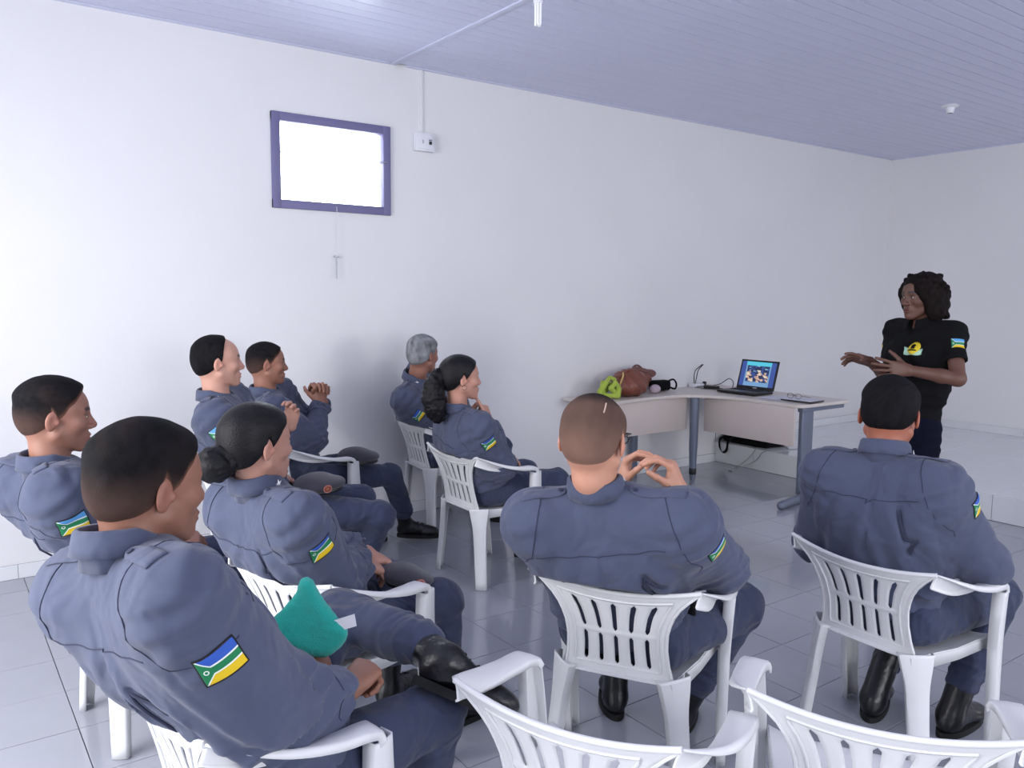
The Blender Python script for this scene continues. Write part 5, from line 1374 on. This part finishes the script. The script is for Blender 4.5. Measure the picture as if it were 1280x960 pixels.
# ---- laptop
M_screen = bpy.data.materials.new('laptop_screen_picture'); M_screen.use_nodes = True
nt = M_screen.node_tree; L_ = nt.links.new; b_ = nt.nodes['Principled BSDF']; b_.inputs['Roughness'].default_value = 0.2
uvn = nt.nodes.new('ShaderNodeUVMap'); sp = nt.nodes.new('ShaderNodeSeparateXYZ'); L_(uvn.outputs[0], sp.inputs[0])
def _m(op, a, c=None, d=None):
    n = nt.nodes.new('ShaderNodeMath'); n.operation = op
    for i, x in enumerate((a, c, d)):
        if x is None: continue
        if isinstance(x, (int, float)): n.inputs[i].default_value = x
        else: L_(x, n.inputs[i])
    return n.outputs[0]
def _mix(f, a, c):
    n = nt.nodes.new('ShaderNodeMix'); n.data_type = 'RGBA'; L_(f, n.inputs[0])
    for i, x in ((6, a), (7, c)):
        if isinstance(x, tuple): n.inputs[i].default_value = x
        else: L_(x, n.inputs[i])
    return n.outputs[2]
def _band(x, a, c): return _m('MULTIPLY', _m('GREATER_THAN', x, a), _m('LESS_THAN', x, c))
U_, V_ = sp.outputs[0], sp.outputs[1]
nz = nt.nodes.new('ShaderNodeTexNoise'); nz.inputs['Scale'].default_value = 6.5; nz.inputs['Detail'].default_value = 2; L_(uvn.outputs[0], nz.inputs['Vector'])
nz2 = nt.nodes.new('ShaderNodeTexNoise'); nz2.inputs['Scale'].default_value = 9; nz2.inputs['Detail'].default_value = 1; L_(uvn.outputs[0], nz2.inputs['Vector'])
pic = _mix(_m('GREATER_THAN', nz2.outputs[0], 0.52), srgb(28, 44, 92), srgb(52, 84, 158))
low = _m('MULTIPLY', _m('GREATER_THAN', nz.outputs[0], 0.50), _m('LESS_THAN', V_, 0.58))
pic = _mix(low, pic, srgb(226, 188, 164))
pic = _mix(_m('MULTIPLY', _m('GREATER_THAN', nz.outputs[0], 0.60), _m('LESS_THAN', V_, 0.66)), pic, srgb(250, 240, 214))
pic = _mix(_m('MULTIPLY', _m('LESS_THAN', nz.outputs[0], 0.40), _m('GREATER_THAN', V_, 0.6)), pic, srgb(140, 200, 230))
c0 = _mix(_band(U_, 0.13, 0.86), srgb(58, 88, 172), _mix(_m('GREATER_THAN', V_, 0.84), srgb(128, 178, 226), srgb(92, 222, 250)))
c0 = _mix(_m('MULTIPLY', _band(U_, 0.17, 0.82), _band(V_, 0.17, 0.84)), c0, pic)
L_(c0, b_.inputs['Emission Color']); b_.inputs['Emission Strength'].default_value = 0.75; b_.inputs['Base Color'].default_value = (0.02, 0.02, 0.03, 1)
lt = empty('laptop', (5.80, 4.44, ZT+0.001), math.radians(181)); tag(lt, 'open black laptop showing a blue slide with a photo', 'laptop')
# local: x forward (towards user), y across, hinge at x=0
LW, LD, LH = 0.385, 0.262, 0.258
MB().box((0.0, -LW/2, 0.004), (LD, LW/2, 0.026), 0.005).build('base', M_dark, lt)
kb = MB()
for r_ in range(5):
    for c_ in range(14):
        kb.box((0.045+r_*0.019, -0.150+c_*0.0215, 0.026), (0.061+r_*0.019, -0.132+c_*0.0215, 0.0285))
kb.build('keyboard', M_sole, lt, auto=None)
MB().box((0.165, -0.045, 0.0262), (0.235, 0.045, 0.0272), 0.0004).build('touchpad', M_desk_leg, lt)
lid = MB().box((-0.008, -LW/2, 0.0), (0.0, LW/2, LH), 0.003).build('lid', M_dark, lt); lid.location = (-0.002, 0, 0.026); lid.rotation_euler = (0, math.radians(-16), 0)
V = [(0.0012, -LW/2+0.018, 0.026), (0.0012, LW/2-0.018, 0.026), (0.0012, LW/2-0.018, LH-0.016), (0.0012, -LW/2+0.018, LH-0.016)]
mesh_obj('screen', V, [(0, 1, 2, 3)], M_screen, lid, smooth=False, uvs=[(0, 0), (1, 0), (1, 1), (0, 1)])
MB().box((0.0005, -0.020, 0.008), (0.0016, 0.020, 0.014), 0.0003).build('bezel_mark', M_white, lid)
for y in (-0.12, 0.12): MB().tube([(-0.002, y-0.02, 0.026), (-0.002, y+0.02, 0.026)], 0.006, 10).build('hinge', M_dark, lt)

# ---- brown handbag with bead chain
M_leather = mat('tan_brown_leather', srgb(122, 68, 52), 0.38, bump=0.35, bscale=55, var=0.12, vscale=12)
hb = empty('handbag', (4.76, 4.87, ZT)); tag(hb, 'slouchy brown leather handbag lying on the desk', 'handbag')
S = SDF(); S.u(P_ell((-0.06, -0.03, 0.085), (0.19, 0.12, 0.095)), 0.03); S.u(P_ell((-0.04, 0.0, 0.145), (0.16, 0.10, 0.075)), 0.05); S.u(P_ell((0.13, 0.05, 0.13), (0.14, 0.07, 0.060)), 0.03)
S.cut(P_plane((0, 0, 0.003), (0, 0, -1)), 0.012)
S.post = lambda P, d: d-0.010*noise3(P, 13, 31, 3)-0.005*(1-2*np.abs(np.sin(math.pi*(P[:, 0]*1.0+P[:, 2]*0.8)/0.085+2*noise3(P, 12, 5, 2))))
V, F = surface_nets(S, 0.008); np_mesh('bag_body', V, F, M_leather, hb, (0, 0, 0))
M_leather2 = mat('dusky_brown_suede', srgb(112, 76, 70), 0.7, bump=0.3, bscale=80)
S2 = SDF(); S2.u(P_ell((0.17, 0.06, 0.185), (0.13, 0.055, 0.030), frame(0.1, -0.25)), 0.02); S2.u(P_ell((0.25, 0.05, 0.165), (0.06, 0.05, 0.035)), 0.02); S2.post = lambda P, d: d-0.006*noise3(P, 25, 3, 2)
V, F = surface_nets(S2, 0.008); np_mesh('bag_flap', V, F, M_leather2, hb, (0, 0, 0))
MB().tube(catmull([(0.07, 0.07, 0.18), (0.09, 0.08, 0.225), (0.15, 0.09, 0.235), (0.20, 0.08, 0.20), (0.22, 0.07, 0.16)], 5), 0.008, 8).build('strap', M_leather2, hb, auto=60)
MB().tube(catmull([(-0.20, -0.06, 0.16), (-0.10, -0.04, 0.215), (0.02, -0.03, 0.205)], 6), 0.009, 8).build('strap', M_leather, hb, auto=60)
M_bead = mat('pale_gold_beads', srgb(222, 200, 130), 0.35, metal=0.3)
ch = []
for k in range(17):
    t = k/16; p = Vector((-0.235+0.055*t+0.008*math.sin(9*t), -0.095+0.02*t, 0.012+0.185*t))
    bmb = bmesh.new(); bmesh.ops.create_icosphere(bmb, subdivisions=1, radius=0.0085)
    me = mesh_obj('bead', [v.co+p for v in bmb.verts], [[v.index for v in f.verts] for f in bmb.faces], M_bead, hb); bmb.free()
# ---- lime scarf
M_lime = mat('lime_green_knit', srgb(168, 188, 72), 0.9, bump=0.6, bscale=120, sheen=0.2)
sc_ = SDF(); rg = np.random.RandomState(3)
path = [(-0.20, -0.12, 0.012), (-0.12, -0.10, 0.018), (-0.08, -0.06, 0.06), (-0.03, -0.07, 0.13), (0.03, -0.05, 0.165), (0.08, -0.05, 0.15), (0.10, -0.06, 0.09), (0.05, -0.09, 0.05), (0.0, -0.10, 0.09), (0.04, -0.11, 0.13), (0.09, -0.10, 0.08), (0.06, -0.12, 0.025), (-0.02, -0.10, 0.03), (-0.06, -0.03, 0.03), (0.03, 0.0, 0.05), (0.08, -0.01, 0.10), (0.0, -0.01, 0.12), (-0.04, -0.05, 0.06)]
for a, c in zip(path[:-1], path[1:]):
    sc_.u(P_cone(a, c, 0.016+0.008*rg.rand(), 0.016+0.008*rg.rand()), 0.006)
sc_.u(P_cone((-0.24, -0.14, 0.008), (-0.14, -0.11, 0.010), 0.010, 0.016), 0.01); sc_.cut(P_plane((0, 0, 0.002), (0, 0, -1)), 0.004)
sc_.post = lambda P, d: d-0.004*np.sin(2*math.pi*(P[:, 0]*0.6+P[:, 2])/0.022+2*noise3(P, 20, 2, 2))*0.6
scf = empty('scarf', (4.42, 4.86, ZT)); tag(scf, 'crumpled lime green scarf left of the brown handbag', 'scarf')
V, F = surface_nets(sc_, 0.007); np_mesh('scarf_cloth', V, F, M_lime, scf, (0, 0, 0))
# ---- pink pouch and black pouch beside the handbag
pk = empty('pouch', (5.02, 4.86, ZT)); tag(pk, 'small pale pink pouch between the brown handbag and the black pouch', 'pouch')
S = SDF(); S.u(P_ell((0, 0, 0.036), (0.060, 0.036, 0.040)), 0.01); S.cut(P_plane((0, 0, 0.002), (0, 0, -1)), 0.006); S.post = lambda P, d: d-0.003*noise3(P, 40, 2, 2)
V, F = surface_nets(S, 0.006); np_mesh('pouch_body', V, F, mat('pale_pink_fabric', srgb(190, 172, 184), 0.8), pk, (0, 0, 0))
bp_ = empty('pouch', (5.17, 4.95, ZT)); tag(bp_, 'small black pouch with straps at the right of the brown handbag', 'pouch')
S = SDF(); S.u(P_box((0, 0, 0.05), (0.10, 0.045, 0.046), np.eye(3), 0.02), 0.01); S.post = lambda P, d: d-0.006*noise3(P, 22, 2, 2)
V, F = surface_nets(S, 0.007); np_mesh('pouch_body', V, F, M_black_cloth, bp_, (0, 0, 0))
MB().tube(catmull([(0.07, -0.03, 0.085), (0.115, -0.05, 0.10), (0.155, -0.05, 0.06), (0.14, -0.05, 0.018), (0.09, -0.045, 0.03)], 5), 0.008, 8).build('strap', M_black_cloth, bp_, auto=60)
# ---- small white box with wires, power brick with cables
wb = empty('wireless_router', (5.72, 5.00, ZT)); tag(wb, 'small white box with two thin black bent antennas near the wall', 'router')
MB().box((-0.075, -0.045, 0.0), (0.060, 0.045, 0.032), 0.006).build('router_body', M_white, wb)
for k, (dx, bend) in enumerate(((-0.05, 0.0), (-0.035, 0.02))):
    MB().tube(catmull([(dx, 0, 0.03), (dx-0.005+bend, 0, 0.10), (dx+0.015+bend, 0, 0.155), (dx+0.075, -0.02, 0.205)], 5), 0.0045, 6).build('antenna', M_dark, wb, auto=60)
MB().box((0.035, -0.05, 0.02), (0.060, -0.02, 0.05), 0.004).build('plug', M_dark, wb)
pbk = empty('power_adapter', (5.70, 4.83, ZT)); tag(pbk, 'black power adapter with coiled cable left of the laptop', 'power adapter')
MB().box((-0.03, -0.075, 0.0), (0.03, 0.065, 0.03), 0.006).build('adapter_body', M_dark, pbk)
MB().tube(catmull([(0.0, 0.065, 0.015), (-0.05, 0.14, 0.01), (0.02, 0.16, 0.008), (0.08, 0.05, 0.02), (0.06, -0.06, 0.05), (0.07, -0.14, 0.10), (0.08, -0.18, 0.07), (0.05, -0.20, 0.01), (0.10, -0.22, 0.008), (0.13, -0.15, 0.01)], 6), 0.0035, 6).build('cable', M_dark, pbk, auto=60)
MB().tube(catmull([(0.0, -0.075, 0.015), (0.03, -0.13, 0.008), (-0.02, -0.17, 0.008), (-0.06, -0.10, 0.01), (-0.10, -0.02, 0.008), (-0.08, 0.12, 0.008)], 6), 0.0035, 6).build('cable', M_dark, pbk, auto=60)
# ---- papers and eyeglasses at the right end
M_paper = mat('white_paper', srgb(216, 217, 226), 0.7)
pp = empty('paper_sheets', (5.64, 3.93, ZT)); tag(pp, 'loose white printed papers at the right end of the desk', 'papers')
for k, (dx, dy, rz) in enumerate(((0.0, -0.03, 0.10), (-0.03, 0.12, -0.15), (0.06, 0.04, 0.3))):
    o = MB().box((-0.105, -0.148, 0), (0.105, 0.148, 0.0012)).build('sheet', M_paper, pp, auto=None); o.location = (dx, dy, 0.0012+0.0016*k); o.rotation_euler = (0, 0, rz)
ln = MB()
for k in range(9): ln.box((-0.085+0.02*k, -0.12, 0.0061), (-0.081+0.02*k, 0.10-0.03*(k % 3), 0.0066))
ln.build('printed_lines', M_desk_leg, pp, auto=None)
nbk = MB().box((-0.10, -0.13, 0.0), (0.10, 0.13, 0.010), 0.001).build('clipboard', M_dark, None); nbk.location = (5.62, 3.84, ZT+0.0065); nbk.rotation_euler = (0, 0, 0.05); tag(nbk, 'dark thin folder under the eyeglasses on the desk', 'folder')
MB().box((-0.098, -0.128, 0.0102), (0.098, 0.128, 0.0125)).build('page', M_paper, nbk, auto=None)
eg = empty('eyeglasses', (5.60, 3.90, ZT+0.0195), math.radians(90)); tag(eg, 'folded thin-rimmed eyeglasses lying on the papers', 'eyeglasses')
mb = MB()
for s_ in (-1, 1): mb.tube([(s_*0.036+0.028*math.cos(a), 0, 0.020+0.020*math.sin(a)) for a in np.linspace(0, 6.283, 22)], 0.0016, 6, caps=False)
mb.tube([(-0.009, 0, 0.024), (0, 0.002, 0.028), (0.009, 0, 0.024)], 0.0016, 6); mb.build('rims', M_dark, eg, auto=60)
for s_ in (-1, 1): MB().tube([(s_*0.064, 0, 0.022), (s_*0.066, -0.06, 0.016), (s_*0.060, -0.13, 0.004)], 0.0018, 6).build('temple_arm', M_dark, eg, auto=60)

# ---- bag on the platform with hanging strap, and a cable on the floor
fb = empty('bag', (6.30, 4.78, PZ)); tag(fb, 'flat black bag on the platform under the desk with its strap hanging over the edge', 'bag')
S = SDF(); S.u(P_box((0.0, 0.0, 0.052), (0.17, 0.26, 0.050), np.eye(3), 0.03), 0.01); S.post = lambda P, d: d-0.008*noise3(P, 14, 2, 2)
V, F = surface_nets(S, 0.012); np_mesh('bag_body', V, F, M_black_cloth, fb, (0, 0, 0))
mb = MB()
P = np.array(catmull([(-0.17, 0.22, 0.06), (-0.245, 0.225, 0.03), (-0.252, 0.215, -0.05), (-0.255, 0.17, -0.085), (-0.255, 0.13, -0.05), (-0.25, 0.12, 0.02), (-0.17, 0.12, 0.06)], 5)); V = []
for q in P: V += [q+np.array([0, 0.010, 0.006]), q-np.array([0, 0.010, 0.006])]
o = mesh_obj('strap', V, quads_from_grid(len(P), 2), M_black_cloth, fb); mo = o.modifiers.new('thickness', 'SOLIDIFY'); mo.thickness = 0.005
cb = MB().tube(catmull([(6.10, 4.62, PZ+0.004), (6.055, 4.60, PZ-0.01), (6.045, 4.66, 0.10), (5.98, 4.74, 0.006), (5.90, 4.72, 0.004), (5.84, 4.68, 0.004)], 6), 0.0035, 6)
cb = cb.tube(catmull([(6.45, 4.38, PZ+0.004), (6.20, 4.42, PZ+0.004), (6.052, 4.50, PZ-0.005), (6.042, 4.58, 0.09), (5.95, 4.70, 0.005), (5.84, 4.68, 0.004)], 6), 0.0035, 6).tube([(5.83, 4.70, 0.008), (5.83, 4.66, 0.008)], 0.012, 8)
c = cb.build('cable', mat('grey_cable', srgb(150, 152, 158), 0.6), auto=60); tag(c, 'grey power cable dropping from the platform onto the floor under the desk', 'cable')

# ================================================================== THINGS IN LAPS
beret('beret', 'charcoal beret with a round red badge on the thigh of the balding officer', (1.505, 3.640, 0.618), -0.2, 0.06, group='berets resting on laps')
beret('beret', 'dark charcoal beret without visible badge on the thigh of the officer by the wall', (2.02, 4.30, 0.585), 0.0, -0.05, badge=False)
beret('beret', 'charcoal beret under the hands of the woman with the hair bun', (1.31, 2.40, 0.560), -0.3, -0.2, s=0.72)
# teal terry cloth in the lap of the nearest man
tc = empty('terry_cloth', (0.68, 1.80, 0.66)); tag(tc, 'teal terry cloth pouch with a white tag in the lap of the nearest man', 'cloth')
o3 = np.array([0.68, 1.80, 0.66]); S = SDF()
A_, B1, C1, D1 = np.array([0.712, 1.812, 0.865])-o3, np.array([0.640, 1.838, 0.770])-o3, np.array([0.775, 1.762, 0.752])-o3, np.array([0.735, 1.79, 0.69])-o3
for k in range(9):
    t = k/8; q = (B1*(1-t)**2+2*t*(1-t)*(D1*1.4-0.2*(B1+C1))+C1*t*t); S.u(P_cone(A_, q, 0.006, 0.017), 0.02)
S.u(P_cone(A_, A_+np.array([0.004, 0, 0.022]), 0.006, 0.003), 0.004)
S.post = lambda P, d: d-0.002*noise3(P, 60, 3, 2)-0.0012*noise3(P, 230, 4, 1)
V, F = surface_nets(S, 0.0045); np_mesh('cloth_body', V, F, M_teal, tc, (0, 0, 0))
tagm = Vector((0.781, 1.748, 0.779)); 
V = [Vector((-0.020, 0.012, -0.024)), Vector((0.022, -0.016, -0.008)), Vector((0.018, -0.014, 0.022)), Vector((-0.024, 0.014, 0.006))]
o = mesh_obj('tag', [tagm-Vector(o3)+v for v in V], [(0, 1, 2, 3)], M_paper, tc, smooth=False); o.modifiers.new('thickness', 'SOLIDIFY').thickness = 0.001
